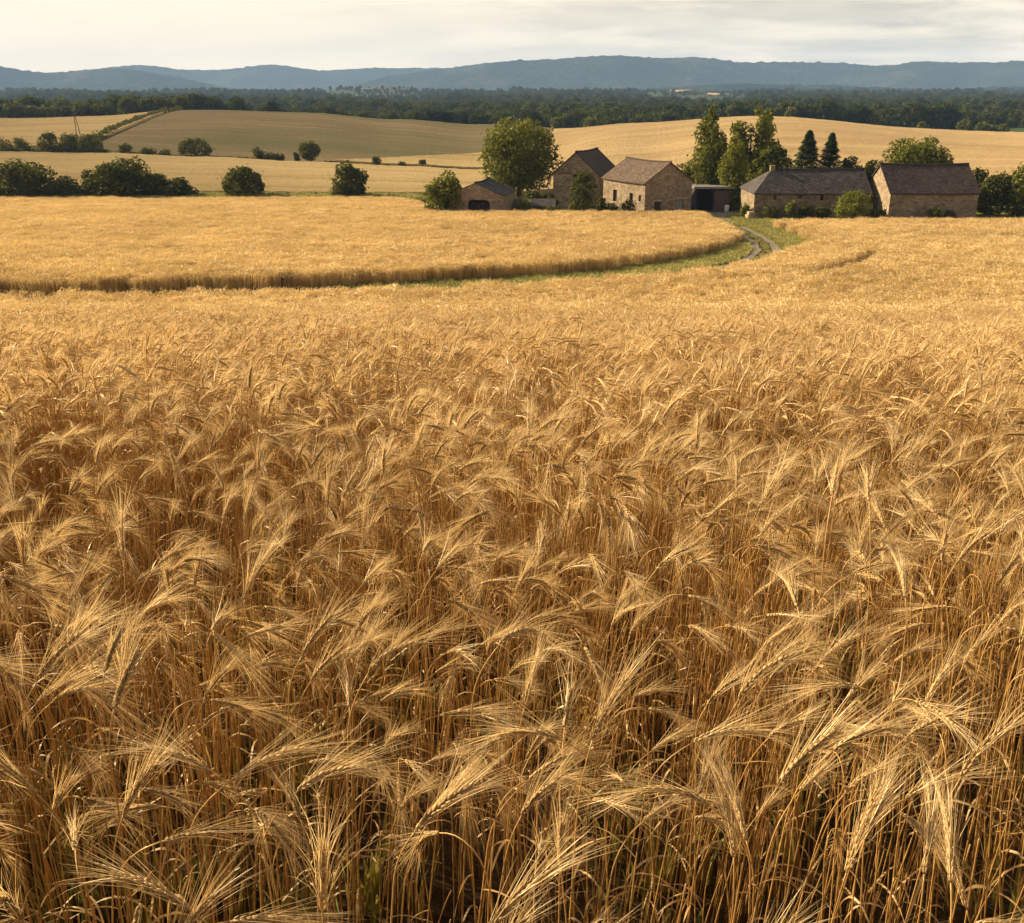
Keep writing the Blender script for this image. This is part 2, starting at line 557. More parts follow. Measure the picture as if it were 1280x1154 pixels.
ridge('hills', 4700, [(-260, 86), (-60, 78), (0, 83), (55, 91), (110, 88), (140, 86), (190, 92), (230, 99), (262, 106), (300, 113), (500, 114), (1540, 114)],
      520, 'wooded blue hill rising at the left edge before the paler range', 1, 0.35)
ridge('hills', 6500, [(-260, 92), (60, 93), (120, 88), (178, 83), (235, 88), (290, 86), (345, 83), (405, 88), (470, 85), (530, 85), (600, 88), (700, 92), (1540, 95)],
      700, 'pale blue wooded range farthest away on the left skyline', 2, 0.4)
ridge('hills', 5200, [(-260, 116), (380, 114), (450, 104), (500, 94), (560, 86), (640, 79), (700, 76), (770, 73), (830, 76), (870, 74.5), (935, 78),
                      (1000, 77), (1030, 77.5), (1110, 82), (1150, 78.5), (1200, 78), (1280, 79), (1540, 76)],
      700, 'long dark blue wooded range across the right skyline', 3, 0.35)
ridge('hills', 3500, [(-260, 114), (780, 114), (850, 110), (920, 106.5), (1040, 107), (1110, 110), (1180, 112), (1290, 109), (1540, 108)],
      350, 'low wooded foothill in front of the right hand range', 4, 0.1)

# ------------------------------------------------------------------ far fields (each a body of standing crop on the ground)


def field(name, near, far, mat, label, cat, height=0.8, seed=0, nr=60, nc=90):
    """near / far: [(px, Y)...] edges of the field, crop stands `height` above the ground, sides closed"""
    rg = np.random.default_rng(seed)
    def edge(pts):
        cols = np.linspace(pts[0][0], pts[-1][0], nc)
        yy = np.interp(cols, [p[0] for p in pts], [p[1] for p in pts])
        return np.array([at(c, y)[:2] for c, y in zip(cols, yy)])
    a, b = edge(near), edge(far)
    v = []
    for r in range(nr):
        t = r / (nr - 1)
        p = a * (1 - t) + b * t
        z = H(p[:, 0], p[:, 1]) + height + rg.normal(0, 0.05, nc)
        v.append(np.column_stack([p, z]))
    v = np.array(v)
    top = v.reshape(-1, 3)
    m_ = MB()
    m_.add(top, grid_faces(nr, nc))
    ring = np.vstack([v[0], v[1:, -1], v[-1, ::-1][1:], v[::-1, 0][1:-1]])
    low = ring.copy()
    low[:, 2] = H(low[:, 0], low[:, 1]) - 0.1
    n = len(ring)
    m_.add(np.vstack([ring, low]), [(i, n + i, n + (i + 1) % n, (i + 1) % n) for i in range(n)])
    return tag(m_.build(name, mat, smooth=True), label, cat, kind='stuff')


field('grain_field', [(-160, 172), (530, 172), (650, 168)], [(-160, 253), (650, 253)], M_F_GOLD,
      'golden field behind the first dark hedgerow on the left', 'grain field', seed=1)
field('grain_field', [(-200, 272), (60, 272), (96, 272)], [(-200, 440), (100, 440), (222, 440)], M_F_GOLD,
      'golden field on the upper left slope below the far dark trees', 'grain field', seed=2)
field('stubble_field', [(101, 268), (260, 262), (400, 262), (450, 275), (690, 350)], [(229, 445), (400, 455), (560, 452), (690, 446)], M_F_TAN,
      'dull tan and olive field rising behind the hedgerow in the middle left', 'field', 0.25, seed=3)
field('grain_field', [(420, 263), (560, 263), (690, 263)], [(420, 265), (560, 306), (690, 346)], M_F_GOLD,
      'narrow golden strip of field between the tan field and the thin hedge line', 'grain field', seed=4)
field('grain_field', [(652, 172), (760, 172), (900, 160), (1100, 150), (1500, 150)], [(693, 395), (950, 400), (1200, 380), (1500, 380)], M_F_HILL,
      'large golden hill field rising behind the farm buildings', 'grain field', seed=5)
field('meadow', [(1235, 430), (1500, 430)], [(1235, 515), (1500, 515)], M_F_GREEN,
      'small green meadow before the forest at the right edge', 'meadow', 0.1, seed=6)
for px0, px1, Y0, Y1, lab in ((436, 512, 2310, 2400, 'pale far field in the forest left of the big tree'),
                              (838, 866, 2110, 2190, 'tiny pale far field in the forest above the centre house'),
                              (884, 916, 1840, 1910, 'pale far field in the forest above the poplar')):
    pm, Ym = (px0 * 0.6 + px1 * 0.4), (Y0 + Y1) / 2
    field('far_field', [(px0, Ym), (pm, Y0), (px1, Ym)], [(px0, Ym + 3), (pm, Y1), (px1, Ym + 3)], M_F_PALE, lab, 'field', 1.6, seed=7, nr=6, nc=21)

# ------------------------------------------------------------------ track through the grain
PATH = np.array([(-75, 52.5), (-55, 54), (-29, 56.5), (-12, 59.0), (0, 62.0), (9, 66.5), (16, 73.5), (20.5, 82), (23, 91), (24.2, 101), (24.9, 112), (25.4, 126)], float)


def resample(P, step):
    n = len(P)
    t = np.arange(n)
    tt = np.linspace(0, n - 1, 900)
    d = np.gradient(P, axis=0)
    i = np.clip(tt.astype(int), 0, n - 2)
    s = (tt - i)[:, None]
    C = (2 * s ** 3 - 3 * s ** 2 + 1) * P[i] + (s ** 3 - 2 * s ** 2 + s) * d[i] + (-2 * s ** 3 + 3 * s ** 2) * P[i + 1] + (s ** 3 - s ** 2) * d[i + 1]
    L = np.concatenate([[0], np.cumsum(np.linalg.norm(np.diff(C, axis=0), axis=1))])
    q = np.arange(0, L[-1], step)
    return np.column_stack([np.interp(q, L, C[:, 0]), np.interp(q, L, C[:, 1])])


TRK = resample(PATH, 0.7)
_t2 = np.gradient(TRK, axis=0)
_t2 /= np.linalg.norm(_t2, axis=1)[:, None]
TN = np.column_stack([-_t2[:, 1], _t2[:, 0]])          # left normal (towards the island field)


def trk_dist(x, y):
    """signed distance from the track's centre line, positive on the island-field side"""
    p = np.column_stack([np.ravel(x), np.ravel(y)])
    out = np.empty(len(p))
    for k in range(0, len(p), 20000):
        q = p[k:k + 20000]
        d2 = ((q[:, None, :] - TRK[None, ::2, :]) ** 2).sum(2)
        j = d2.argmin(1) * 2
        out[k:k + 20000] = np.sqrt(d2.min(1)) * np.sign(((q - TRK[j]) * TN[j]).sum(1))
    return out


m_ = MB()
for off in (-0.85, 0.85):
    rg = np.random.default_rng(int(off * 10) + 40)
    wv = 0.34 + 0.08 * np.sin(np.arange(len(TRK)) * 0.6 + off) + rg.normal(0, 0.04, len(TRK))
    v = []
    for q in (-1, -0.33, 0.33, 1):
        p = TRK + TN * (off + q * wv)[:, None]
        v.append(np.column_stack([p, H(p[:, 0], p[:, 1]) + 0.025 - 0.01 * (1 - abs(q))]))
    v = np.stack(v, 1)
    m_.add(v.reshape(-1, 3), grid_faces(len(TRK), 4))
tag(m_.build('track', M_TRACK, smooth=True), 'pale gravel wheel ruts of the farm track curving through the grain', 'track', kind='structure')
# yard at the farm end of the track
yc = at(905, 129)
m_ = MB()
gx, gy = np.meshgrid(np.linspace(-6, 6, 22), np.linspace(0, 14, 18))
sx = 22 + 0.25 * np.sin(gy * 0.9)
vx = 26.0 + gx * (0.55 + 0.035 * gy) + 0.3 * np.sin(gy)
vy = 123.5 + gy
m_.add(np.column_stack([vx.ravel(), vy.ravel(), (H(vx, vy) + 0.02).ravel()]), grid_faces(18, 22))
tag(m_.build('yard', M_YARD, smooth=True), 'pale gravel farmyard where the track meets the buildings', 'yard', kind='structure')

# ------------------------------------------------------------------ buildings


def uv_planar(o, per_face):
    me = o.data
    uvl = me.uv_layers.new(name='UVMap')
    for p in me.polygons:
        n = p.normal
        up = Vector((0, 0, 1))
        a = up.cross(n)
        if a.length < 1e-3:
            a = Vector((1, 0, 0))
        a.normalize()
        b = n.cross(a)
        for li in p.loop_indices:
            co = me.vertices[me.loops[li].vertex_index].co
            uvl.data[li].uv = (co.dot(a), co.dot(b))


def roof_slab(name, L, D, hw, hr, mat, parent, over=0.25, verge=0.18, hip0=0.0, hip1=0.0, th=0.14, sag=0.15):
    """tiled roof with thickness over a box 0..L x 0..D, ridge along x, optional hipped ends, slightly sagging ridge"""
    m_ = MB()
    sl = (hr - hw) / (D / 2)
    n = 12
    def rid(x):
        s = (x + verge) / (L + 2 * verge)
        return hr - sag * math.sin(math.pi * s)
    for side in (0, 1):
        top, bot = [], []
        for k in range(n + 1):
            xe = -verge + (L + 2 * verge) * k / n
            xr = -verge + hip0 + (L + 2 * verge - hip0 - hip1) * k / n
            ye, yr = -over, D / 2
            ze = hw - sl * over - sag * 0.4 * math.sin(math.pi * k / n)
            zr = rid(xr)
            if side:
                ye, yr = D + over, D / 2
            top.append([(xe, ye, ze + th), (xr, yr, zr + th)])
            bot.append([(xe, ye, ze), (xr, yr, zr)])
        v, f = [], []
        for k in range(n + 1):
            v += top[k] + bot[k]
        for k in range(n):
            a, b = 4 * k, 4 * k + 4
            q = [(a, b, b + 1, a + 1), (a + 3, b + 3, b + 2, a + 2), (a + 2, b + 2, b, a)]
            f += [t[::-1] for t in q] if side else q
        f += [(1, 3, 2, 0), (4 * n, 4 * n + 2, 4 * n + 3, 4 * n + 1)]
        m_.add(v, f)
    for hip, x0, sgn in ((hip0, -verge, 1), (hip1, L + verge, -1)):
        if hip:
            ze = hw - sl * over
            v = [(x0, -over, ze + th), (x0, D + over, ze + th), (x0 + sgn * hip, D / 2, rid(x0 + sgn * hip) + th),
                 (x0, -over, ze), (x0, D + over, ze), (x0 + sgn * hip, D / 2, rid(x0 + sgn * hip))]
            m_.add(v, [(0, 2, 1), (0, 1, 4, 3)] if sgn > 0 else [(0, 1, 2), (0, 3, 4, 1)])
    o = m_.build(name, mat, parent)
    uv_planar(o, None)
    # ridge cap
    m2 = MB()
    xs = np.linspace(-verge + hip0, L + verge - hip1, 10)
    m2.tube([(x, D / 2, rid(x) + th + 0.02) for x in xs], 0.13, 6)
    m2.build('ridge_cap', mat, o)
    return o


def wall_body(name, L, D, hw, hr, mat, parent, hip0=0, hip1=0, openings=()):
    """masonry shell with gable ends; openings = (face, a0, a1, z0, z1) recessed 0.25 m; faces: front (y=0), side (x=0)"""
    m_ = MB()
    e = 0.0
    def panel(face, segs_gable):
        ops = [o for o in openings if o[0] == face]
        width = L if face in ('front', 'back') else D
        us = sorted({0.0, width, *[v for o in ops for v in (o[1], o[2])], *([width / 2] if segs_gable else [])})
        zs = sorted({-0.6, hw, *[v for o in ops for v in (o[3], o[4])]})
        def P(u, z, inn=0.0):
            if face == 'front':
                return (u, inn, z)
            if face == 'back':
                return (L - u, D - inn, z)
            if face == 'left':
                return (inn, D - u, z)
            return (L - inn, u, z)
        for i in range(len(us) - 1):
            for j in range(len(zs) - 1):
                u0, u1, z0, z1 = us[i], us[i + 1], zs[j], zs[j + 1]
                hole = any(o[1] <= u0 + 1e-6 and o[2] >= u1 - 1e-6 and o[3] <= z0 + 1e-6 and o[4] >= z1 - 1e-6 for o in ops)
                if not hole:
                    m_.add([P(u0, z0), P(u1, z0), P(u1, z1), P(u0, z1)], [(0, 1, 2, 3)])
        for o in ops:
            _, a0, a1, z0, z1 = o[:5]
            d = 0.3
            m_.add([P(a0, z0), P(a1, z0), P(a1, z1), P(a0, z1), P(a0, z0, d), P(a1, z0, d), P(a1, z1, d), P(a0, z1, d)],
                   [(0, 4, 5, 1), (1, 5, 6, 2), (2, 6, 7, 3), (3, 7, 4, 0)])
        if segs_gable:
            w = width
            m_.add([P(0, hw), P(w / 2, hw), P(w, hw), P(w / 2, hr)], [(0, 1, 3), (1, 2, 3)])
    panel('front', False)
    panel('back', False)
    panel('left', not hip0)
    panel('right', not hip1)
    return m_.build(name, mat, parent)


def plank_door(name, x0, x1, z0, z1, y, mat, parent, face='front', L=0, D=0, arch=False):
    m_ = MB()
    def bx(a0, a1, b0, b1, d0, d1):
        if face == 'front':
            m_.box(a0, a1, d0, d1, b0, b1)
        elif face == 'left':
            m_.box(d0, d1, D - a1, D - a0, b0, b1)
        else:
            m_.box(L - d1, L - d0, a0, a1, b0, b1)
    n = max(2, int((x1 - x0) / 0.18))
    for k in range(n):
        a = x0 + (x1 - x0) * k / n
        b = x0 + (x1 - x0) * (k + 1) / n - 0.012
        bx(a, b, z0, z1, y, y + 0.05)
    for zz in (z0 + 0.2 * (z1 - z0), z0 + 0.75 * (z1 - z0)):
        bx(x0 + 0.03, x1 - 0.03, zz, zz + 0.12, y - 0.03, y - 0.002)
    return m_.build(name, mat, parent)


def window(x0, x1, z0, z1, parent, face='front', L=0, D=0, framemat=None):
    m_ = MB()
    def bx(mm, a0, a1, b0, b1, d0, d1):
        if face == 'front':
            mm.box(a0, a1, d0, d1, b0, b1)
        elif face == 'left':
            mm.box(d0, d1, D - a1, D - a0, b0, b1)
        else:
            mm.box(L - d1, L - d0, a0, a1, b0, b1)
    w = 0.07
    bx(m_, x0, x0 + w, z0, z1, 0.18, 0.25)
    bx(m_, x1 - w, x1, z0, z1, 0.18, 0.25)
    bx(m_, x0 + w, x1 - w, z0, z0 + w, 0.18, 0.25)
    bx(m_, x0 + w, x1 - w, z1 - w, z1, 0.18, 0.25)
    xm = (x0 + x1) / 2
    bx(m_, xm - 0.025, xm + 0.025, z0 + w, z1 - w, 0.185, 0.245)
    o = m_.build('window', framemat or M_DARKWOOD, parent)
    p = MB()
    bx(p, x0 + w, x1 - w, z0 + w, z1 - w, 0.205, 0.225)
    p.build('pane', M_GLASS, o)
    s = MB()
    bx(s, x0 - 0.1, x1 + 0.1, z0 - 0.12, z0 - 0.003, -0.06, 0.15)
    s.build('sill', M_STONE_W, o)
    return o


def lintel(x0, x1, z, parent, face='front', L=0, D=0):
    s = MB()
    if face == 'front':
        s.box(x0 - 0.15, x1 + 0.15, -0.025, 0.2, z + 0.003, z + 0.2)
    elif face == 'left':
        s.box(-0.025, 0.2, D - x1 - 0.15, D - x0 + 0.15, z + 0.003, z + 0.2)
    else:
        s.box(L - 0.2, L + 0.025, x0 - 0.15, x1 + 0.15, z + 0.003, z + 0.2)
    s.build('lintel', M_STONE_W, parent)


def ztop(py, Y):
    return ZC - slope_at(py) * Y


# right barn: gable to the left lit by the sun, long side in shade
x0, x1 = at(1109, 120)[0], at(1218, 120)[0]
g = h1((x0 + x1) / 2, 121)
rb = tag(empty('stone_barn', (x0, 120, g)), 'stone barn with plum brown roof and sunlit gable on the far right', 'barn')
L_, D_, hw_, hr_ = x1 - x0, 8.6, ztop(241, 120) - g, ztop(206.5, 124.3) - g
wall_body('wall', L_, D_, hw_, hr_, M_STONE_B, rb, openings=[('left', 3.9, 4.7, 0.2, 2.35), ('left', 2.3, 2.8, 0.9, 2.0), ('left', 5.8, 6.2, 0.9, 2.0)])
roof_slab('roof', L_, D_, hw_, hr_, M_TILE_R, rb)
plank_door('door', 3.9, 4.7, 0.2, 2.35, 0.2, M_DARKWOOD, rb, 'left', L_, D_)
window(2.3, 2.8, 0.9, 2.0, rb, 'left', L_, D_)
window(5.8, 6.2, 0.9, 2.0, rb, 'left', L_, D_)
lintel(3.9, 4.7, 2.35, rb, 'left', L_, D_)

# long low barn beside it
x0, x1 = at(941, 124)[0], at(1084, 124)[0]
g = h1((x0 + x1) / 2, 125)
lb = tag(empty('long_barn', (x0, 124, g)), 'long low stone barn with dark tiled roof hipped at its left end', 'barn')
L_, D_, hw_, hr_ = x1 - x0, 7.6, ztop(240.5, 124) - g, ztop(212.5, 127.8) - g
ops = [('front', 5.3, 5.75, hw_ - 0.75, hw_ - 0.2), ('front', 8.0, 8.4, hw_ - 1.0, hw_ - 0.25), ('front', 2.3, 2.7, hw_ - 0.9, hw_ - 0.3)]
wall_body('wall', L_, D_, hw_, hr_, M_STONE, lb, hip0=2.6, openings=ops)
roof_slab('roof', L_, D_, hw_, hr_, M_TILE_D, lb, hip0=2.9, over=0.35)
m_ = MB()
m_.box(2.55, 3.1, D_ / 2 - 0.3, D_ / 2 + 0.3, hr_ - 0.4, hr_ + 0.45)
m_.box(2.5, 3.15, D_ / 2 - 0.35, D_ / 2 + 0.35, hr_ + 0.453, hr_ + 0.53)
m_.build('chimney', M_STONE, lb)
for o_ in ops:
    window(o_[1], o_[2], o_[3], o_[4], lb, 'front')

# centre house: sunlit left wall, shaded gable to the camera
def rot_house(px, Y, rz, name, label):
    x, y, z = at(px, Y)
    return tag(empty(name, (x, y, z - 0.05), rz), label, 'house'), z - 0.05


# local frame: ridge along local x, gable at local x = L ("right") ; left wall = front (y=0)
gx0, gy0, gz0 = at(805, 128)
ch = tag(empty('farmhouse', (gx0, gy0, gz0), 0), 'stone farmhouse with warm brown roof and sunlit wall with dark windows', 'house')
ang = R(-62)                    # direction of the ridge, from the far end towards the camera side
L_, D_ = 9.6, 7.3
ch.rotation_euler = (0, 0, ang)
# corner between lit wall and gable sits at local (L, 0)
cx = Vector((math.cos(ang), math.sin(ang), 0)) * L_
ch.location = (gx0 - cx.x, gy0 - cx.y, gz0)
hw_ = ztop(229, 128) - gz0
hr_ = ztop(206, 130) - gz0 + 0.2
ops = [('front', L_ - 3.4, L_ - 2.6, 1.2, 2.5), ('front', L_ - 7.2, L_ - 6.3, 1.1, 2.6), ('front', L_ - 1.35, L_ - 0.85, 1.6, 2.4),
       ('right', 1.5, 2.5, -0.2, 1.6), ('right', 5.0, 6.1, -0.2, 1.75)]
wall_body('wall', L_, D_, hw_, hr_, M_STONE_B, ch, openings=ops)
roof_slab('roof', L_, D_, hw_, hr_, M_TILE_B, ch)
window(L_ - 3.4, L_ - 2.6, 1.2, 2.5, ch, 'front')
window(L_ - 7.2, L_ - 6.3, 1.1, 2.6, ch, 'front')
window(L_ - 1.35, L_ - 0.85, 1.6, 2.4, ch, 'front')
tag(plank_door('door', 1.5, 2.5, -0.2, 1.6, 0.2, M_DARKWOOD, ch, 'right', L_, D_), 'dark low plank door')
tag(plank_door('door', 5.0, 6.1, -0.2, 1.75, 0.2, M_PALEWOOD, ch, 'right', L_, D_), 'pale weathered plank door')
lintel(1.5, 2.5, 1.6, ch, 'right', L_, D_)
lintel(5.0, 6.1, 1.75, ch, 'right', L_, D_)

# taller house at the back left, gable to the camera, roof slope to the right
gx0, gy0, gz0 = at(747, 139)
ang = R(66)
lh = tag(empty('stone_house', (0, 0, gz0), ang), 'tall stone house with steep dark roof and shaded gable behind the round shrub', 'house')
L_, D_ = 8.5, 6.6
# gable = 'left' face (local x = 0), local y runs away from the camera side; its right corner is local (0,0)
lh.location = (gx0, gy0, gz0)
hw_ = ztop(219, 139) - gz0
hr_ = ztop(190.5, 141) - gz0
wall_body('wall', L_, D_, hw_, hr_, M_STONE, lh, openings=[('left', 2.9, 3.7, 3.9, 4.9), ('front', 2.0, 2.9, 1.0, 2.2)])
roof_slab('roof', L_, D_, hw_, hr_, M_TILE_R, lh)
window(2.9, 3.7, 3.9, 4.9, lh, 'left', L_, D_)
window(2.0, 2.9, 1.0, 2.2, lh, 'front')

# small hut on the left with a wide low cart opening in its gable
gx0, gy0, gz0 = at(562, 127)
x1 = at(630, 127)[0]
D_ = x1 - gx0
hut = tag(empty('stone_hut', (gx0, 127, gz0), R(-13)), 'small grey stone hut with wide dark cart opening beside the left bush', 'shed')
L_ = 7.0
hw_, hr_ = ztop(243.5, 127) - gz0, ztop(228.5, 127) - gz0
# gable front drawn directly (local x across, y into depth)
m_ = MB()
a0, a1, za = 2.4, 5.2, ztop(249.2, 127) - gz0
arch = [(a0, -0.5), (a0, za - 0.3), (a0 + 0.25, za - 0.06), (a0 + 0.6, za), (a1 - 0.6, za), (a1 - 0.25, za - 0.06), (a1, za - 0.3), (a1, -0.5)]
def P_(p, y):
    return (p[0], y, p[1])
left = [(0, -0.5)] + arch[:4] + [(D_ / 2, hr_), (0, hw_)]
rightp = [arch[4], arch[5], arch[6], arch[7], (D_, -0.5), (D_, hw_), (D_ / 2, hr_)]
mid = [arch[3], arch[4], (D_ / 2, hr_)]
for poly in (left, rightp, mid):
    m_.add([P_(p, 0) for p in poly], [tuple(range(len(poly)))])
for p, q in zip(arch[:-1], arch[1:]):
    m_.add([P_(p, 0), P_(q, 0), P_(q, 0.4), P_(p, 0.4)], [(0, 3, 2, 1)])
m_.add([(0, 0, -0.5), (0, 0, hw_), (0, L_, hw_), (0, L_, -0.5)], [(0, 1, 2, 3)])
m_.add([(D_, 0, -0.5), (D_, L_, -0.5), (D_, L_, hw_), (D_, 0, hw_)], [(0, 1, 2, 3)])
m_.add([(0, L_, -0.5), (0, L_, hw_), (D_ / 2, L_, hr_), (D_, L_, hw_), (D_, L_, -0.5)], [(0, 1, 2, 3, 4)])
m_.build('wall', M_STONE_B, hut)
rr = roof_slab('roof', L_, D_, hw_, hr_, M_TILE_D, hut, over=0.12, verge=0.06, th=0.08)
rr.rotation_euler = (0, 0, R(90))
rr.location = (D_, 0, 0)
m_ = MB()
for k in range(7):
    xa = a0 + 0.05 + k * 0.42
    m_.box(xa, xa + 0.36, 0.55, 0.6, -0.3, za - 0.35 + 0.05 * (k % 2))
m_.build('door', M_DARKWOOD, hut)

# low wall with tiled coping between hut and tall house
xa, xb = at(641, 131)[0], at(694, 131)[0]
gz = h1((xa + xb) / 2, 131)
gw = tag(empty('garden_wall', (xa, 131, gz)), 'low shaded stone wall with tiled coping between the hut and tall house', 'wall')
m_ = MB()
m_.box(0, xb - xa, 0, 0.5, -0.4, 1.0)
m_.build('masonry', M_STONE, gw)
m_ = MB()
m_.prism([(-0.05, -0.75, 0.95), (-0.05, 0.9, 1.75), (-0.05, 0.9, 1.85), (-0.05, -0.75, 1.05)], (xb - xa + 0.1, 0, 0))
o = m_.build('coping', M_TILE_G, gw)
uv_planar(o, None)

# open shed with board door
x0, x1 = at(869, 133)[0], at(913, 133)[0]
g = h1((x0 + x1) / 2, 133)
os_ = tag(empty('open_shed', (x0, 133, g)), 'open timber shed with flat grey roof and dark bay beside the farmhouse', 'shed')
w = x1 - x0
hs = ztop(236, 133) - g
m_ = MB()
m_.box(-0.1, w + 0.1, 3.6, 3.75, -0.3, hs - 0.1)
m_.box(-0.1, 0.05, 0.02, 3.597, -0.3, hs - 0.1)
m_.box(w - 0.05, w + 0.1, 0.02, 3.597, -0.3, hs - 0.1)
m_.build('wall', M_DARKWOOD, os_)
m_ = MB()
m_.prism([(-0.3, -0.35, hs), (-0.3, 4.0, hs - 0.09), (-0.3, 4.0, hs + 0.16), (-0.3, -0.35, hs + 0.28)], (w + 0.6, 0, 0))
m_.build('roof', M_METAL, os_)
for px_ in (0.1, 0.48 * w, w - 0.12):
    m_ = MB()
    m_.box(px_ - 0.08, px_ + 0.08, -0.03, 0.13, -0.3, hs - 0.012)
    m_.build('post', M_DARKWOOD, os_)
plank_door('door', 0.52 * w, w - 0.22, 0.05, hs - 0.25, 0.03, M_WOOD, os_, 'front')

# a white milk can / drum by the shed and stone blocks at the barn foot
def drum(px, Y, label):
    x, y, z = at(px, Y)
    o = tag(empty('steel_drum', (x, y, z)), label, 'drum')
    b = MB()
    zs = [0, 0.02, 0.3, 0.31, 0.33, 0.34, 0.6, 0.61, 0.63, 0.64, 0.9, 0.92]
    rs = [0.27, 0.29, 0.29, 0.305, 0.305, 0.29, 0.29, 0.305, 0.305, 0.29, 0.29, 0.27]
    b.tube([(0, 0, q) for q in zs], rs, 16)
    b.build('body', m_white, o, True)
    c = MB()
    c.tube([(0.1, 0.05, 0.918), (0.1, 0.05, 0.95)], [0.04, 0.035], 8)
    c.build('cap', M_METAL, o)
m_white = m_plain('chalky_paint', (0.50, 0.48, 0.44), (0.68, 0.66, 0.62), 2.0, 0.5)
drum(908, 131.5, 'small white steel drum before the board door of the open shed')

# pale hewn blocks at the barn corner, and a stub of wall in the yard
x, y, z = at(938, 122.4)
sb = tag(empty('stone_blocks', (x, y, z), R(20)), 'pair of pale hewn stone blocks at the left corner of the long barn', 'stone')
for q, (sx_, sy_, sz_, zo) in enumerate(((0.55, 0.4, 0.55, 0.0), (0.42, 0.33, 0.38, 0.553))):
    b = bpy.data.meshes.new('block')
    import bmesh
    bm = bmesh.new()
    bmesh.ops.create_cube(bm, size=1.0)
    for v_ in bm.verts:
        v_.co = ((v_.co.x + rng.normal(0, 0.03)) * sx_ * 2, (v_.co.y + rng.normal(0, 0.03)) * sy_ * 2, (v_.co.z + 0.5) * sz_ * (1 + (rng.normal(0, 0.04) if v_.co.z > 0 else 0)) + zo)
    bmesh.ops.bevel(bm, geom=bm.edges[:], offset=0.05, segments=2, affect='EDGES')
    bm.to_mesh(b); bm.free()
    b.materials.append(M_STONE_W)
    link(bpy.data.objects.new('block', b), sb)
x, y, z = at(915, 136)
ws = tag(empty('yard_wall', (x, y, z), R(-55)), 'short stub of pale stone wall between the open shed and the poplar foot', 'wall')
m_ = MB(); m_.box(0, 2.6, 0, 0.45, -0.3, 1.5); m_.build('masonry', M_STONE_W, ws)
m_ = MB(); m_.prism([(-0.05, -0.06, 1.503), (-0.05, 0.51, 1.503), (-0.05, 0.225, 1.72)], (2.7, 0, 0)); m_.build('coping', M_STONE_B, ws)

# utility pole on the upper left slope
px_, Y_ = 99, 290
x, y, z = at(px_, Y_)
up = tag(empty('utility_pole', (x, y, z)), 'thin leaning double legged pole on the upper left slope', 'utility pole')
hp = ztop(143, Y_) - z
m_ = MB(); m_.tube([(0.9, 0, -0.3), (0.0, 0, hp)], [0.13, 0.09], 8); m_.build('leg', M_DARKWOOD, up)
m_ = MB(); m_.tube([(-0.5, 0.2, -0.3), (-0.35, 0.1, hp * 0.98)], [0.13, 0.09], 8); m_.build('leg', M_DARKWOOD, up)
m_ = MB(); m_.box(-0.9, 0.6, -0.08, 0.08, hp - 0.5, hp - 0.36); m_.build('crossarm', M_DARKWOOD, up)

# ------------------------------------------------------------------ trees


def leaf_cloud(rg, lobes, n, size, fill=0.35):
    """many small bent leaf sprays through a crown made of ellipsoid lobes; returns verts, faces"""
    vol = np.array([l[3] * l[4] * l[5] for l in lobes]) ** 0.7
    pick = rg.choice(len(lobes), n, p=vol / vol.sum())
    Lb = np.array(lobes)[pick]
    d = rg.normal(0, 1, (n, 3))
    d /= np.linalg.norm(d, axis=1)[:, None]
    rad = np.where(rg.random(n) < fill, rg.uniform(0.2, 0.85, n), rg.uniform(0.8, 1.07, n) + (rg.random(n) < 0.12) * rg.uniform(0.05, 0.3, n))
    c = Lb[:, :3] + d * Lb[:, 3:6] * rad[:, None]
    nrm = d * 0.9 + rg.normal(0, 0.75, (n, 3)) + np.array([0, 0, 0.25])
    nrm /= np.linalg.norm(nrm, axis=1)[:, None]
    a = np.cross(nrm, rg.normal(0, 1, (n, 3)))
    a /= np.linalg.norm(a, axis=1)[:, None] + 1e-9
    b = np.cross(nrm, a)
    s = size * rg.uniform(0.55, 1.35, n)[:, None]
    q = rg.uniform(0.55, 1.0, (n, 1))
    bend = nrm * s * 0.35
    v = np.stack([c - a * s - bend * 0.5, c - b * s * q * 0.6, c + a * s * 1.05 - bend * 0.5, c + b * s * q * 0.7 + bend * 0.2], 1)
    f = np.arange(4 * n).reshape(n, 4)
    return v.reshape(-1, 3), [tuple(r) for r in f.tolist()]


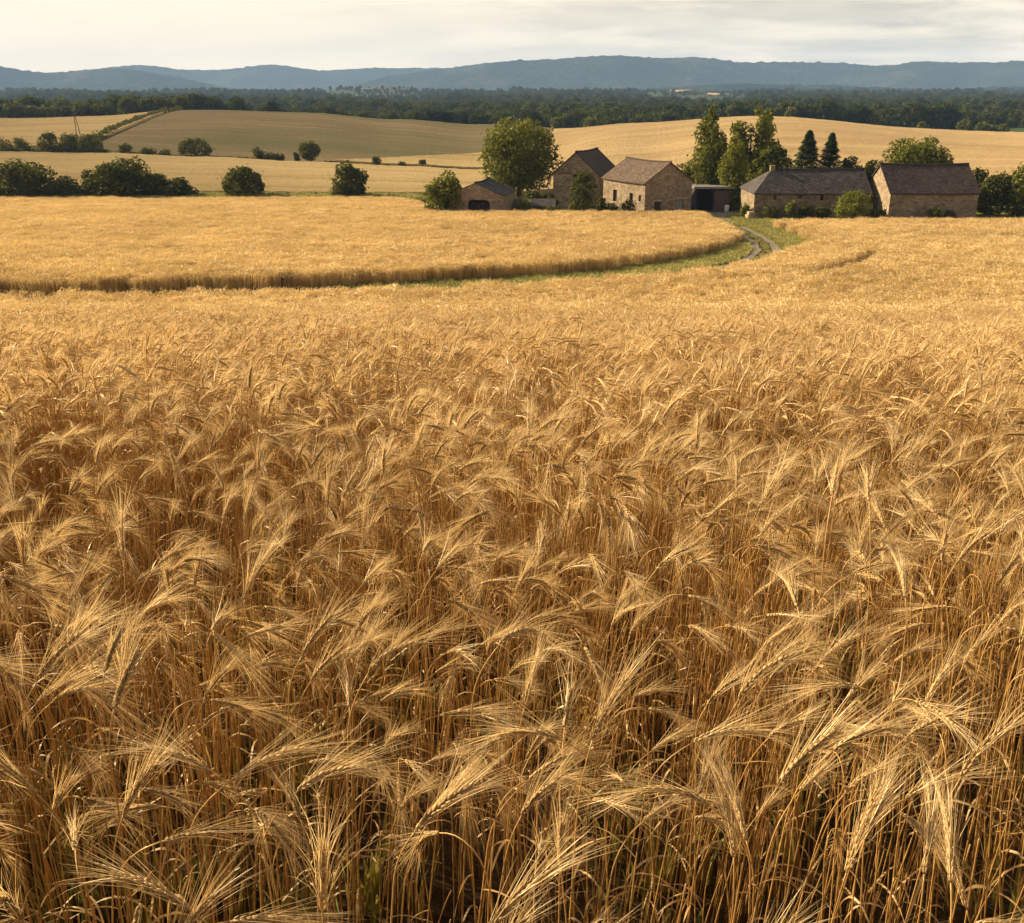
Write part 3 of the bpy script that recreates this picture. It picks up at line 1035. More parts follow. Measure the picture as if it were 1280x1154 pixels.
def lobes_for(kind, h, w, rg):
    r = w / 2
    L = []
    if kind == 'round':
        z0 = 0.09 * h
        for k in range(34):
            t = (k + 0.5) / 34
            zz = 1 - 2 * t
            a = k * 2.39996 + rg.uniform(-0.3, 0.3)
            q = rg.uniform(0.62, 0.80)
            cr = math.sqrt(1 - zz * zz) ** 0.8
            s = r * rg.uniform(0.20, 0.33)
            L.append((math.cos(a) * cr * r * q, math.sin(a) * cr * r * q, z0 + (h - z0) * (0.5 + 0.5 * zz * q), s * 1.1, s * 1.1, s * 0.85))
        L.append((0, 0, z0 + (h - z0) * 0.5, r * 0.62, r * 0.62, (h - z0) * 0.34))
    elif kind == 'bush':
        for k in range(16):
            a = rg.uniform(0, 2 * math.pi); q = rg.uniform(0.2, 0.72)
            zz = h * rg.uniform(0.16, 0.78)
            lim = math.sqrt(max(0.05, 1 - ((zz / h - 0.3) / 0.72) ** 2))
            s = r * rg.uniform(0.24, 0.4)
            L.append((math.cos(a) * r * q * lim, math.sin(a) * r * q * lim, zz, s, s, min(s, h * 0.25)))
        L.append((0, 0, h * 0.40, r * 0.7, r * 0.7, h * 0.42))
    elif kind == 'dome':                       # clipped looking bush
        L.append((0, 0, h * 0.42, r * 0.93, r * 0.93, h * 0.55))
        for k in range(20):
            a = rg.uniform(0, 2 * math.pi); el = rg.uniform(-0.2, 1.4)
            s = r * rg.uniform(0.16, 0.24)
            L.append((math.cos(a) * math.cos(el) * r * 0.82, math.sin(a) * math.cos(el) * r * 0.82, h * 0.42 + math.sin(el) * h * 0.45, s, s, s))
    elif kind == 'poplar':
        n = 26
        for k in range(n):
            t = k / (n - 1)
            zz = h * (0.08 + 0.86 * t)
            wdt = r * (0.55 + 0.45 * math.sin(min(1, t * 1.6 + 0.15) * math.pi / 2)) * (1 - max(0, t - 0.45) ** 1.6 * 2.1)
            a = rg.uniform(0, 2 * math.pi)
            q = wdt * rg.uniform(0.2, 0.6)
            s = max(wdt * rg.uniform(0.45, 0.62), 0.28)
            L.append((math.cos(a) * q, math.sin(a) * q, zz, s, s, s * 1.35))
    elif kind == 'loose':                      # open crown, sky-holes
        for st in range(4):                    # a few rising stems, each hung with small sprays
            a0 = st * 1.6 + 0.5
            for k in range(17):
                t = rg.uniform(0.0, 1)
                zz = h * (0.22 + 0.74 * t * (0.82 + 0.18 * math.cos(st * 2.1)))
                q = r * (0.15 + 0.62 * math.sin(min(1.0, t * 1.25) * 1.5))
                s = r * rg.uniform(0.11, 0.24)
                L.append((math.cos(a0) * q * 0.75 + rg.normal(0, 0.17 * r), math.sin(a0) * q * 0.75 + rg.normal(0, 0.17 * r), zz, s, s, s * 1.3))
    return L


def tree(name, px, pyt, w_px, Y, kind, label, mat, n, leaf, base_off=0.0, group=None, seed=None, sink=0.0, cat='tree'):
    x, y, z = at(px, Y)
    rg = np.random.default_rng(seed if seed is not None else int(px * 7 + Y * 13))
    w = w_px * Y * 0.965 / F
    h = max(ztop(pyt, Y) - z, 0.5 * w)
    o = tag(empty(name, (x, y, z)), label, cat, group)
    if kind == 'conifer':
        m_ = MB()
        for k in range(n):
            t = rg.random() ** 0.8
            zz = h * (0.08 + 0.92 * t)
            lay = 0.86 + 0.16 * math.sin(t * 75 + rg.normal(0, 0.4))
            rad = (w / 2) * (1 - t) ** 0.82 * lay * math.sqrt(rg.uniform(0.1, 1)) + 0.05
            a = rg.uniform(0, 2 * math.pi)
            c = np.array([math.cos(a) * rad, math.sin(a) * rad, zz - 0.22 * rad])
            out = np.array([math.cos(a), math.sin(a), -0.35])
            sd = np.array([-math.sin(a), math.cos(a), rg.uniform(-0.3, 0.3)])
            s = leaf * rg.uniform(0.6, 1.3)
            m_.add([c - out * s * 0.6, c + sd * s * 0.42, c + out * s * 0.9 + np.array([0, 0, 0.12 * s]), c - sd * s * 0.42], [(0, 1, 2, 3)])
        m_.build('crown', mat, o)
        t_ = MB()
        t_.tube([(0, 0, -0.3), (0.03, 0, h * 0.5), (0, 0, h * 0.97)], [0.2, 0.11, 0.02], 7)
        t_.build('trunk', M_BARK, o)
        return o
    L = lobes_for(kind, h, w, rg)
    v, f = leaf_cloud(rg, L, n, leaf, 0.3 if kind != 'loose' else 0.25)
    # fit the crown to its measured height and width
    v[:, 2] *= h / np.quantile(v[:, 2], 0.9996)
    wx = np.quantile(np.abs(v[:, 0]), 0.9985)
    v[:, :2] *= (w / 2) / wx
    v[:, 2] = np.maximum(v[:, 2], 0.05)
    m_ = MB(); m_.add(v, f)
    m_.build('crown', mat, o)
    t_ = MB()
    tr = max(0.05, 0.028 * h)
    top = h * (0.72 if kind in ('round', 'loose', 'poplar') else 0.5)
    lean = rg.normal(0, 0.02 * h, 2)
    pts = [(lean[0] * s, lean[1] * s, -0.3 + (top + 0.3) * s) for s in (0, 0.1, 0.35, 0.65, 1)]
    t_.tube(pts, [tr * 1.5, tr * 1.05, tr * 0.8, tr * 0.5, tr * 0.2], 8)
    for l in sorted(L, key=lambda l: -(l[3]))[:9]:
        zs = max(0.15 * h, min(l[2] * 0.6, top * 0.8))
        s = (zs + 0.3) / (top + 0.3)
        p0 = np.array([lean[0] * s, lean[1] * s, zs])
        p1 = np.array(l[:3])
        mid = (p0 + p1) / 2 + np.array([0, 0, -0.06 * h])
        t_.tube([p0, mid, p1], [tr * 0.45, tr * 0.3, tr * 0.08], 5)
    t_.build('trunk', M_BARK, o)
    return o


# --- farm trees
tree('broad_tree', 648, 147, 108, 152, 'round', 'large rounded broadleaf tree behind the stone hut', M_TREE, 12000, 0.27)
tree('bush', 556, 214, 56, 128, 'bush', 'leafy bush touching the left side of the stone hut', M_TREE, 3200, 0.21, cat='bush')
tree('bush', 664, 238, 34, 134.5, 'bush', 'dark bush behind the garden wall under the big rounded tree', M_TREE_D, 1700, 0.22, cat='bush')
tree('bush', 686, 240, 26, 135, 'bush', 'smaller dark bush behind the garden wall near the tall house', M_TREE_D, 1300, 0.22, cat='bush')
tree('round_shrub', 729, 210, 38, 127.5, 'dome', 'round green shrub before the gable of the tall house', M_TREE_D, 2600, 0.18, cat='shrub')
tree('poplar', 884, 132, 47, 139, 'poplar', 'tall dark poplar behind the open shed', M_TREE, 7000, 0.24)
tree('poplar', 914, 166, 40, 134, 'poplar', 'shorter bright yellow green poplar right of the dark one', M_TREE_L, 4800, 0.22)
tree('loose_tree', 934, 133, 72, 146, 'loose', 'tall thin crowned tree with gaps showing the field behind', M_TREE, 7000, 0.25)
tree('broad_tree', 955, 174, 52, 143, 'round', 'medium tree filling the gap behind the left end of the long barn', M_TREE, 4200, 0.25)
tree('bush', 858, 196, 40, 142, 'bush', 'bush showing over the farmhouse roof left of the dark poplar', M_TREE, 2200, 0.23, cat='bush')
tree('bush', 888, 196, 30, 137.5, 'bush', 'bright bush at the foot of the dark poplar behind the open shed', M_TREE_L, 1800, 0.2, cat='bush')
tree('conifer', 1003, 163, 76, 139, 'conifer', 'dark conifer behind the long barn, the left and larger of two', M_CONIF, 6500, 0.34)
tree('conifer', 1031, 166, 64, 140, 'conifer', 'narrow dark conifer behind the long barn, right of its larger twin', M_CONIF, 5000, 0.32)
tree('bush', 1058, 195, 44, 140, 'bush', 'spreading bush behind the long barn roof beside the conifers', M_TREE_D, 2400, 0.22, cat='bush')
tree('bush', 1086, 199, 36, 141, 'bush', 'low dark bush between the two barn roofs', M_TREE_D, 1800, 0.22, cat='bush')
tree('bush', 975, 193, 34, 140, 'bush', 'dark bush left of the conifers behind the long barn', M_TREE_D, 1700, 0.22, cat='bush')
tree('broad_tree', 1141, 171, 88, 140, 'round', 'wide broadleaf tree rising behind the plum roofed barn', M_TREE, 7200, 0.25)
tree('round_shrub', 1065, 237, 48, 117.8, 'dome', 'bright domed shrub in front of the long barn', M_TREE_L, 3600, 0.16, cat='shrub')
tree('bush', 1216, 205, 26, 131, 'bush', 'small dark bush peeping over the right end of the plum roof', M_TREE_D, 1600, 0.2, cat='bush')
tree('bush', 1237, 215, 44, 126, 'bush', 'tall dark bush against the right end wall of the plum roofed barn', M_TREE_D, 3200, 0.2, cat='bush')
tree('broad_tree', 1272, 204, 46, 125, 'bush', 'dense green tree cut by the right edge of the view', M_TREE, 3600, 0.21)
tree('bush', 1318, 210, 60, 126, 'bush', 'dense bush beyond the dense tree on the far right', M_TREE, 2600, 0.22, cat='bush')
for k, (px_, pyt, wp, Y_, lab, mt) in enumerate([
    (961, 255, 26, 122.0, 'low dark shrub at the left foot of the long barn', M_TREE_D),
    (987, 250, 18, 121.6, 'pale green shrub against the middle of the long barn wall', M_TREE_L),
    (1006, 254, 24, 122.0, 'low dull shrub between the pale shrub and the domed one', M_TREE_D),
    (1028, 256, 22, 121.4, 'low shrub just left of the bright domed shrub', M_TREE_D),
    (1165, 258, 20, 118.2, 'dark shrub against the shaded wall of the plum roofed barn', M_TREE_D),
    (1186, 262, 16, 118.4, 'lowest shrub right of the dark one at the plum roofed barn', M_TREE_D),
    (1100, 261, 18, 117.0, 'little dark shrub below the sunlit gable of the barn', M_TREE_D),
    (786, 249, 24, 125.8, 'low shrub below the sunlit wall of the farmhouse', M_TREE_D),
    (764, 252, 22, 127.0, 'low dark shrub between the round shrub and the farmhouse wall', M_TREE_D),
    (752, 246, 14, 129.0, 'dull shrub by the corner of the tall house', M_TREE_D),
    (716, 252, 14, 126.4, 'pale yellow green shrub under the round shrub', M_TREE_L),
    (930, 254, 14, 123.5, 'small green shrub at the left corner of the long barn by the yard', M_TREE_L),
    (655, 249, 26, 129.5, 'small shrub growing over the garden wall beside the hut', M_TREE_L),
    (690, 256, 26, 127.0, 'low shrub at the foot of the tall house gable', M_TREE_D),
]):
    tree('low_shrub', px_, pyt, wp, Y_, 'bush', lab, mt, 700, 0.15, cat='shrub', group='low shrubs along the farm walls')

# --- first hedgerow on the left (about 165 m off)
HG = 'trees and bushes of the first left hedgerow'
for px_, pyt, wp, kind, lab, n_ in [
    (-30, 202, 90, 'bush', 'dark hedgerow bush running out of the left edge of the view', 2600),
    (30, 199, 76, 'bush', 'large dark rounded bush at the left end of the first hedgerow', 4200),
    (80, 220, 52, 'bush', 'low dark bush between the large left bush and the tall hedgerow tree', 2200),
    (120, 211, 36, 'bush', 'dark bush leaning on the left side of the tall hedgerow tree', 2000),
    (154, 197, 74, 'bush', 'tallest tree of the first left hedgerow', 4800),
    (192, 212, 40, 'bush', 'dark bush on the right side of the tall hedgerow tree', 2000),
    (219, 221, 40, 'bush', 'small low bush ending the dense left part of the hedgerow', 1700),
    (305, 206, 54, 'dome', 'round dark tree standing alone in the first hedgerow', 3600),
    (437, 201, 48, 'bush', 'round tree with ragged top standing alone left of the farm', 3400),
]:
    tree('hedgerow_tree', px_, pyt, wp, 167, kind, lab, M_TREE_D, n_, 0.28, group=HG)

# --- second hedge line (250 m off)
HG2 = 'bushes of the second hedge line'
for px_, pyt, wp, Y_, kind, lab, n_ in [
    (8, 170, 26, 256, 'bush', 'low bush of the second hedge line at the left edge', 700),
    (30, 171, 24, 257, 'bush', 'low bush of the second hedge line beside the left edge bush', 700),
    (63, 164, 27, 256, 'dome', 'round dark bush left of the pair below the leaning pole', 1200),
    (90, 165, 34, 260, 'bush', 'paler bush just below the leaning pole', 1200),
    (114, 167, 34, 257, 'dome', 'dark rounded bush right of the leaning pole', 1300),
    (158, 178, 18, 257, 'bush', 'little bush between the rounded bushes and the wide dark one', 600),
    (186, 184, 22, 258, 'bush', 'low flat scrub left of the wide dark bush', 500),
    (206, 186, 18, 259, 'bush', 'lowest scrub beside the wide dark bush', 400),
    (245, 172, 42, 258, 'dome', 'wide dark domed bush alone on the second hedge line', 1900),
    (323, 183, 16, 259, 'bush', 'small bush at the left of a scrub cluster near the lone tree', 500),
    (338, 189, 22, 259.5, 'bush', 'low scrub in the middle of the cluster near the lone tree', 500),
    (351, 191, 14, 260, 'bush', 'lowest scrub at the right of the cluster near the lone tree', 350),
    (371, 190, 9, 260, 'bush', 'tiny bush touching the left of the lone round tree', 300),
    (388, 176, 28, 260.5, 'round', 'lone round tree on the second hedge line', 1700),
    (471, 195, 13, 262, 'bush', 'tiny dark bush on the thin hedge line right of the lone tree', 350),
    (503, 201, 14, 263, 'bush', 'very low scrub on the thin hedge line', 250),
    (528, 199, 12, 264, 'bush', 'tiny round bush on the thin hedge line nearest the big farm tree', 350),
]:
    tree('hedge_bush', px_, pyt, wp, Y_, kind, lab, M_TREE_D, n_, 0.34 if n_ > 900 else 0.26, group=HG2, cat='bush')

# --- continuous low hedges, each one thing


def hedge(name, pts, hgt, wid, mat, n, leaf, label, seed):
    rg = np.random.default_rng(seed)
    P = np.array([at(a, b) for a, b in pts])
    seg = np.concatenate([[0], np.cumsum(np.linalg.norm(np.diff(P[:, :2], axis=0), axis=1))])
    L = []
    q = np.arange(0, seg[-1], wid * 0.55)
    for k in q:
        x, y = np.interp(k, seg, P[:, 0]), np.interp(k, seg, P[:, 1])
        hh = hgt * (0.75 + 0.3 * math.sin(k * 0.37 + seed) * math.sin(k * 0.11 + 1) + rg.normal(0, 0.12))
        hh = max(hh, 0.3 * hgt)
        L.append((x - P[0, 0] + rg.normal(0, 0.1 * wid), y - P[0, 1] + rg.normal(0, 0.1 * wid), h1(x, y) - P[0, 2] + hh * 0.45, wid * 0.55, wid * 0.55, hh * 0.55))
    v, f = leaf_cloud(rg, L, n, leaf, 0.3)
    m_ = MB(); m_.add(v, f)
    o = m_.build(name, mat)
    o.location = tuple(P[0])
    return tag(o, label, 'hedge')


hedge('hedge', [(-90, 167), (110, 167), (245, 167)], 2.3, 1.8, M_TREE_D, 5200, 0.26, 'dense low hedge joining the dark bushes at the left edge', 1)
hedge('hedge', [(245, 168.5), (400, 168.5), (545, 168.5)], 1.0, 1.2, M_TREE_D, 3600, 0.22, 'low hedge between the lone round tree and the bush by the hut', 2)
hedge('hedge', [(-120, 258), (0, 258), (135, 258)], 1.9, 1.8, M_TREE_D, 3000, 0.34, 'low hedge running out of the left edge below the leaning pole', 3)
hedge('hedge', [(135, 258.5), (245, 258.5), (360, 259)], 0.7, 1.0, M_TREE_D, 1800, 0.26, 'very low hedge under the wide dark domed bush', 4)
hedge('hedge', [(385, 259), (470, 259), (560, 259.5), (640, 260)], 0.8, 1.0, M_TREE_D, 2000, 0.26, 'thin hedge line from the lone tree to behind the big farm tree', 5)
hedge('hedge', [(97, 268), (140, 325), (180, 380), (226, 445)], 2.1, 2.6, M_TREE_D, 5600, 0.4, 'thin green hedge climbing diagonally between the golden and tan fields', 6)

# --- dark trees on the upper left crest and pale trees before the forest
HG3 = 'dark trees on the upper left crest'
for px_, pyt, wp, lab in [
    (-10, 124, 46, 'dark crest tree cut by the left edge of the view'),
    (22, 126, 40, 'second dark crest tree from the left edge'),
    (52, 131, 36, 'low dark crest tree between two taller clumps'),
    (76, 133, 32, 'lowest dark crest tree left of the paler gap'),
    (106, 127, 32, 'dark crest tree left of the middle gap in the crest trees'),
    (128, 129, 26, 'smaller dark crest tree beside the middle gap'),
    (162, 121, 32, 'tall dark crest tree starting the right hand row'),
    (184, 122, 28, 'dark crest tree in the middle of the right hand row'),
    (204, 119, 32, 'tallest dark crest tree of the right hand row'),
    (226, 120, 26, 'last dark crest tree at the right end of the row'),
]:
    tree('crest_tree', px_, pyt, wp, 452, 'bush', lab, M_TREE_D, 1500, 0.7, group=HG3)
for px_, pyt, wp, Y_, lab in [
    (1153, 152, 16, 415, 'small pale tree before the forest on the right slope'),
    (1206, 148, 22, 425, 'taller pale tree before the forest near the green meadow'),
    (1226, 152, 20, 430, 'pointed pale tree between the taller one and the meadow'),
    (1246, 159, 26, 432, 'low round pale tree at the left end of the meadow'),
    (738, 146, 22, 470, 'pale tree at the forest foot above the tall house'),
    (697, 143, 22, 470, 'pale tree at the forest foot right of the big farm tree'),
    (985, 131, 20, 470, 'pale tree at the forest foot above the conifers'),
]:
    tree('edge_tree', px_, pyt, wp, Y_, 'bush', lab, M_TREE, 1100, 0.7, group='pale trees at the forest edge')

# ------------------------------------------------------------------ scatter tool (for what cannot be counted)


def scatter(name, sources, pts, rot, scl, idx, label, cat):
    """one object of uncountable growth: points with rotation / scale / variant, instanced by geometry nodes"""
    coll = bpy.data.collections.new(name + '_sources')
    for k, me in enumerate(sources):
        coll.objects.link(bpy.data.objects.new('%s_%03d' % (name, k), me))
    me = bpy.data.meshes.new(name)
    n = len(pts)
    me.vertices.add(n)
    me.vertices.foreach_set('co', np.asarray(pts, np.float32).ravel())
    a = me.attributes.new('rot', 'FLOAT_VECTOR', 'POINT'); a.data.foreach_set('vector', np.asarray(rot, np.float32).ravel())
    a = me.attributes.new('scl', 'FLOAT_VECTOR', 'POINT'); a.data.foreach_set('vector', np.asarray(scl, np.float32).ravel())
    a = me.attributes.new('idx', 'INT', 'POINT'); a.data.foreach_set('value', np.asarray(idx, np.int32))
    me.update()
    o = link(bpy.data.objects.new(name, me))
    ng = bpy.data.node_groups.new(name, 'GeometryNodeTree')
    ng.interface.new_socket('Geometry', in_out='INPUT', socket_type='NodeSocketGeometry')
    ng.interface.new_socket('Geometry', in_out='OUTPUT', socket_type='NodeSocketGeometry')
    N, Lk = ng.nodes, ng.links
    gi, go = N.new('NodeGroupInput'), N.new('NodeGroupOutput')
    ci = N.new('GeometryNodeCollectionInfo')
    ci.inputs['Collection'].default_value = coll
    ci.inputs['Separate Children'].default_value = True
    ci.inputs['Reset Children'].default_value = True
    mp = N.new('GeometryNodeMeshToPoints')
    ip = N.new('GeometryNodeInstanceOnPoints')
    ip.inputs['Pick Instance'].default_value = True
    def attr(nm, typ):
        q = N.new('GeometryNodeInputNamedAttribute')
        q.data_type = typ
        q.inputs['Name'].default_value = nm
        return q.outputs[0]
    e2r = N.new('FunctionNodeEulerToRotation')
    Lk.new(attr('rot', 'FLOAT_VECTOR'), e2r.inputs[0])
    Lk.new(gi.outputs[0], mp.inputs['Mesh'])
    Lk.new(mp.outputs[0], ip.inputs['Points'])
    Lk.new(ci.outputs[0], ip.inputs['Instance'])
    Lk.new(attr('idx', 'INT'), ip.inputs['Instance Index'])
    Lk.new(e2r.outputs[0], ip.inputs['Rotation'])
    Lk.new(attr('scl', 'FLOAT_VECTOR'), ip.inputs['Scale'])
    Lk.new(ip.outputs[0], go.inputs[0])
    md = o.modifiers.new('growth', 'NODES')
    md.node_group = ng
    return tag(o, label, cat, kind='stuff')


# forest
fs = []
for k in range(8):
    rg = np.random.default_rng(300 + k)
    kind = 'round' if k % 2 else 'bush'
    h_, w_ = rg.uniform(10, 14), rg.uniform(7.5, 10)
    L = lobes_for(kind, h_, w_, rg)
    v, f = leaf_cloud(rg, L, 700, 0.8, 0.2)
    v[:, 2] = np.maximum(v[:, 2], 0)
    m_ = MB(); m_.add(v, f)
    fs.append(m_.mesh('forest_tree', M_FOREST))
rg = np.random.default_rng(77)
n = 19000
Yf = 475 * (2400 / 475) ** rg.random(n)
Xf = (rg.random(n) * 2 - 1) * (0.72 * Yf)
# gaps: the meadow on the right, a clearing on the left crest
u_ = Xf / Yf
keep = ~((u_ > 0.44) & (Yf < 530)) & ~((u_ < -0.1) & (Yf < 500))
Xf, Yf = Xf[keep], Yf[keep]
Zf = H(Xf, Yf)
n = len(Xf)
s_ = rg.uniform(0.55, 1.2, n) * (0.9 + 0.25 * np.sin(Xf / 60 + Yf / 90))
for px_, Y_, a_, r_ in RISES:
    dq = np.abs(Xf - (px_ - 640) / F * CP * Yf) / (r_ * Yf / Y_)
    s_ *= np.where((Yf > 1250) & (dq < 0.9), np.clip(0.58 + 0.5 * dq ** 2, 0.58, 1), 1)
scatter('forest', fs, np.column_stack([Xf, Yf, Zf - 0.3]), np.column_stack([np.zeros(n), np.zeros(n), rg.random(n) * 6.28]),
        np.column_stack([s_ * 1.1, s_ * 1.1, s_]), rg.integers(0, 8, n), 'dense dark green forest spread below the blue hills', 'forest')

# ------------------------------------------------------------------ wheat
class Plant:
    """bearded grain plant in its own plane (+x is the way it nods): returns MB per part"""
    def __init__(self, seed, hs=None, th0=None, th1=None, lean=None, lod=0, ear=None, awn=None, leaves=None, neck=None, bare=False):
        rg = np.random.default_rng(seed)
        self.rg = rg
        hs = hs or rg.uniform(0.80, 0.95)                  # stem arc length
        th0 = R(rg.choice([rg.uniform(8, 45), rg.uniform(40, 95), rg.uniform(85, 135)], p=[0.22, 0.40, 0.38])) if th0 is None else th0
        th1 = th0 + R(rg.uniform(12, 50)) if th1 is None else th1
        lean = R(rg.uniform(1, 9)) if lean is None else lean
        el = ear or rg.uniform(0.075, 0.108)
        al = awn or rg.uniform(0.095, 0.142)
        nk = neck or rg.uniform(0.07, 0.19)
        ns = 18 if lod == 0 else 8
        s = np.concatenate([np.linspace(0, hs - nk, ns // 2, endpoint=False), np.linspace(hs - nk, hs, ns - ns // 2)])
        q = np.clip((s - (hs - nk)) / nk, 0, 1)
        th = lean * (0.4 + 0.6 * s / hs) + (th0 - lean) * (q * q * (3 - 2 * q))
        self.ph = rg.uniform(0, 6.28)
        wob = rg.uniform(0.004, 0.012)
        P = [np.zeros(3)]
        fine = np.linspace(0, hs, 160)
        qf = np.clip((fine - (hs - nk)) / nk, 0, 1)
        tf = lean * (0.4 + 0.6 * fine / hs) + (th0 - lean) * (qf * qf * (3 - 2 * qf))
        X = np.concatenate([[0], np.cumsum(np.sin(tf[:-1]) * np.diff(fine))])
        Z = np.concatenate([[0], np.cumsum(np.cos(tf[:-1]) * np.diff(fine))])
        Yw = wob * np.sin(fine / hs * 5 + self.ph) * fine / hs
        pts = np.column_stack([np.interp(s, fine, X), np.interp(s, fine, Yw), np.interp(s, fine, Z)])
        self.tip = pts[-1]
        wsc = 1.0 if lod == 0 else 1.45
        stem = MB()
        rad = np.interp(s, [0, hs], [0.0019, 0.00115]) * wsc
        for nd in (0.28, 0.6):
            rad = rad * (1 + 0.0 * np.exp(-((s / hs - nd) / 0.01) ** 2))
        stem.tube(pts, rad, 5 if lod == 0 else 3)
        self.stem = stem
        E, A = MB(), MB()
        self.ear, self.awns, self.leaves = E, A, []
        # ear axis
        ne = 25 if lod == 0 else 9
        te = np.linspace(th0, th1, ne)
        ds = el / (ne - 1)
        ex = np.concatenate([[0], np.cumsum(np.sin(te[:-1]) * ds)])
        ez = np.concatenate([[0], np.cumsum(np.cos(te[:-1]) * ds)])
        ax = pts[-1] + np.column_stack([ex, np.zeros(ne), ez])
        T = np.column_stack([np.sin(te), np.zeros(ne), np.cos(te)])
        Bn = np.array([0, 1.0, 0])
        twist = rg.uniform(0, 3.14)
        grow = np.sin(np.clip(np.linspace(0.12, 1, ne), 0, 1) * math.pi) ** 0.35
        if bare:
            pass
        elif lod == 0:
            E.tube(ax, 0.0013, 4)
        else:
            E.tube(ax, 0.0046 * grow * np.where(np.arange(ne) % 2, 0.85, 1.1) + 0.0006, 5)
        for i in range(0 if bare else ne - 1):
            N = np.cross(Bn, T[i])
            trip = (-0.75, 0.0, 0.75) if lod == 0 else (tuple(rg.uniform(-0.9, 0.9, 3)) if lod == 1 else tuple(rg.uniform(-0.8, 0.8, 2)))
            for k, off in enumerate(trip):
                a = twist + math.pi * (i % 2) + off
                out = math.cos(a) * N + math.sin(a) * Bn
                g_ = grow[i]
                c0 = ax[i] + out * 0.0016
                d = T[i] * 0.95 + out * (0.30 if off else 0.24) * rg.uniform(0.6, 1.3) + rg.normal(0, 0.07, 3)
                d /= np.linalg.norm(d)
                gl = 0.0125 * (0.75 + 0.3 * g_) * rg.uniform(0.85, 1.2)
                if lod == 0:
                    sd = np.cross(d, out); sd /= np.linalg.norm(sd)
                    up = np.cross(sd, d)
                    r1, r2 = 0.0019 * g_, 0.0014 * g_
                    v = [c0]
                    for (tt, rr) in ((0.3, r1), (0.66, r2)):
                        for aa in (0, 1, 2, 3, 4):
                            an = aa * 2 * math.pi / 5
                            v.append(c0 + d * gl * tt + sd * math.cos(an) * rr * 1.15 + up * math.sin(an) * rr)
                    v.append(c0 + d * gl)
                    f = [(0, 1 + (j + 1) % 5, 1 + j) for j in range(5)]
                    f += [(1 + j, 1 + (j + 1) % 5, 6 + (j + 1) % 5, 6 + j) for j in range(5)]
                    f += [(6 + j, 6 + (j + 1) % 5, 11) for j in range(5)]
                    E.add(v, f)
                if lod == 0 and rg.random() < 0.28:
                    continue
                # awn
                L_ = al * rg.uniform(0.72, 1.12) * (1.0 - 0.25 * i / ne)
                spread = rg.uniform(0.06, 0.30)
                ad = T[i] * 1.0 + out * spread + rg.normal(0, 0.07, 3)
                ad /= np.linalg.norm(ad)
                st = c0 + d * gl * 0.9
                curve = out * rg.uniform(-0.04, 0.14) * L_ + np.array([0, 0, rg.uniform(-0.24, 0.0)]) * L_ + rg.normal(0, 0.035, 3) * L_
                tt = np.array([0, 0.35, 0.7, 1.0]) if lod == 0 else np.array([0, 0.5, 1.0])
                ap = st + ad * L_ * tt[:, None] + curve * (tt ** 2)[:, None]
                sdv = np.cross(ad, rg.normal(0, 1, 3)); sdv /= np.linalg.norm(sdv) + 1e-9
                w0 = 0.00040 if lod == 0 else (0.00075 if lod == 1 else 0.0012)
                A.strip(ap, w0 * np.interp(tt, [0, 1], [1, 0.35]), sdv)
        # dry leaves
        nl = (rg.integers(0, 3) if lod == 0 else rg.integers(0, 2)) if leaves is None else leaves
        for j in range(nl):
            Lf = MB()
            self.leaves.append(Lf)
            z0 = rg.uniform(0.3, 0.78)
            ii = int(np.argmin(abs(s / hs - z0)))
            p = pts[ii]
            az = rg.uniform(0, 6.28)
            dirn = np.array([math.cos(az), math.sin(az), 0])
            ll = rg.uniform(0.10, 0.24)
            m = 8
            t = np.linspace(0, 1, m)
            droop = rg.uniform(0.6, 1.6)
            lp = p + dirn * (ll * (t - 0.25 * droop * t ** 2))[:, None] + np.array([0, 0, 1.0]) * (ll * (0.75 * t - droop * t ** 2))[:, None]
            sv = np.cross(dirn, [0, 0, 1.0])
            tw = rg.uniform(-2.5, 2.5) * t
            side = np.cos(tw)[:, None] * sv + np.sin(tw)[:, None] * np.array([0, 0, 1.0])
            Lf.strip(lp, rg.uniform(0.0018, 0.0034) * wsc * np.sin(np.clip(t * 0.9 + 0.12, 0, 1) * math.pi) ** 0.5 + 1e-5, side)

    def merged(self, mb=None, M=None):
        mb = mb or MB()
        for k, p in [(0, self.stem), (1, self.ear), (2, self.awns)] + [(3, q) for q in self.leaves]:
            if p.v:
                v = np.vstack(p.v)
                if M is not None:
                    v = v @ M[0].T + M[1]
                mb.add(v, p.f, k)
        return mb


def rotz(a):
    c, s = math.cos(a), math.sin(a)
    return np.array([[c, -s, 0], [s, c, 0], [0, 0, 1.0]])


MATS = [M_STEM, M_EAR, M_AWN, M_LEAF]
NV = 26
plants0 = [Plant(1000 + k, lod=0) for k in range(NV)]
src0 = [p.merged().mesh('wheat_plant', MATS, True) for p in plants0]
src1 = [Plant(2000 + k, lod=1).merged().mesh('wheat_plant', MATS) for k in range(20)]
bare0 = []
for k in range(16):                                    # stems whose ears were lost or sit lower down
    rg = np.random.default_rng(2600 + k)
    mbx = MB()
    for j in range(3):
        pl = Plant(2700 + 5 * k + j, hs=rg.uniform(0.48, 0.88), th0=R(rg.uniform(2, 16)), lean=R(rg.uniform(0, 7)), bare=True, leaves=int(rg.integers(0, 3)))
        pl.merged(mbx, (rotz(rg.uniform(0, 6.28)), np.array([rg.uniform(-0.03, 0.03), rg.uniform(-0.03, 0.03), 0])))
    bare0.append(mbx.mesh('straw_stems', MATS, True))
bare1 = []
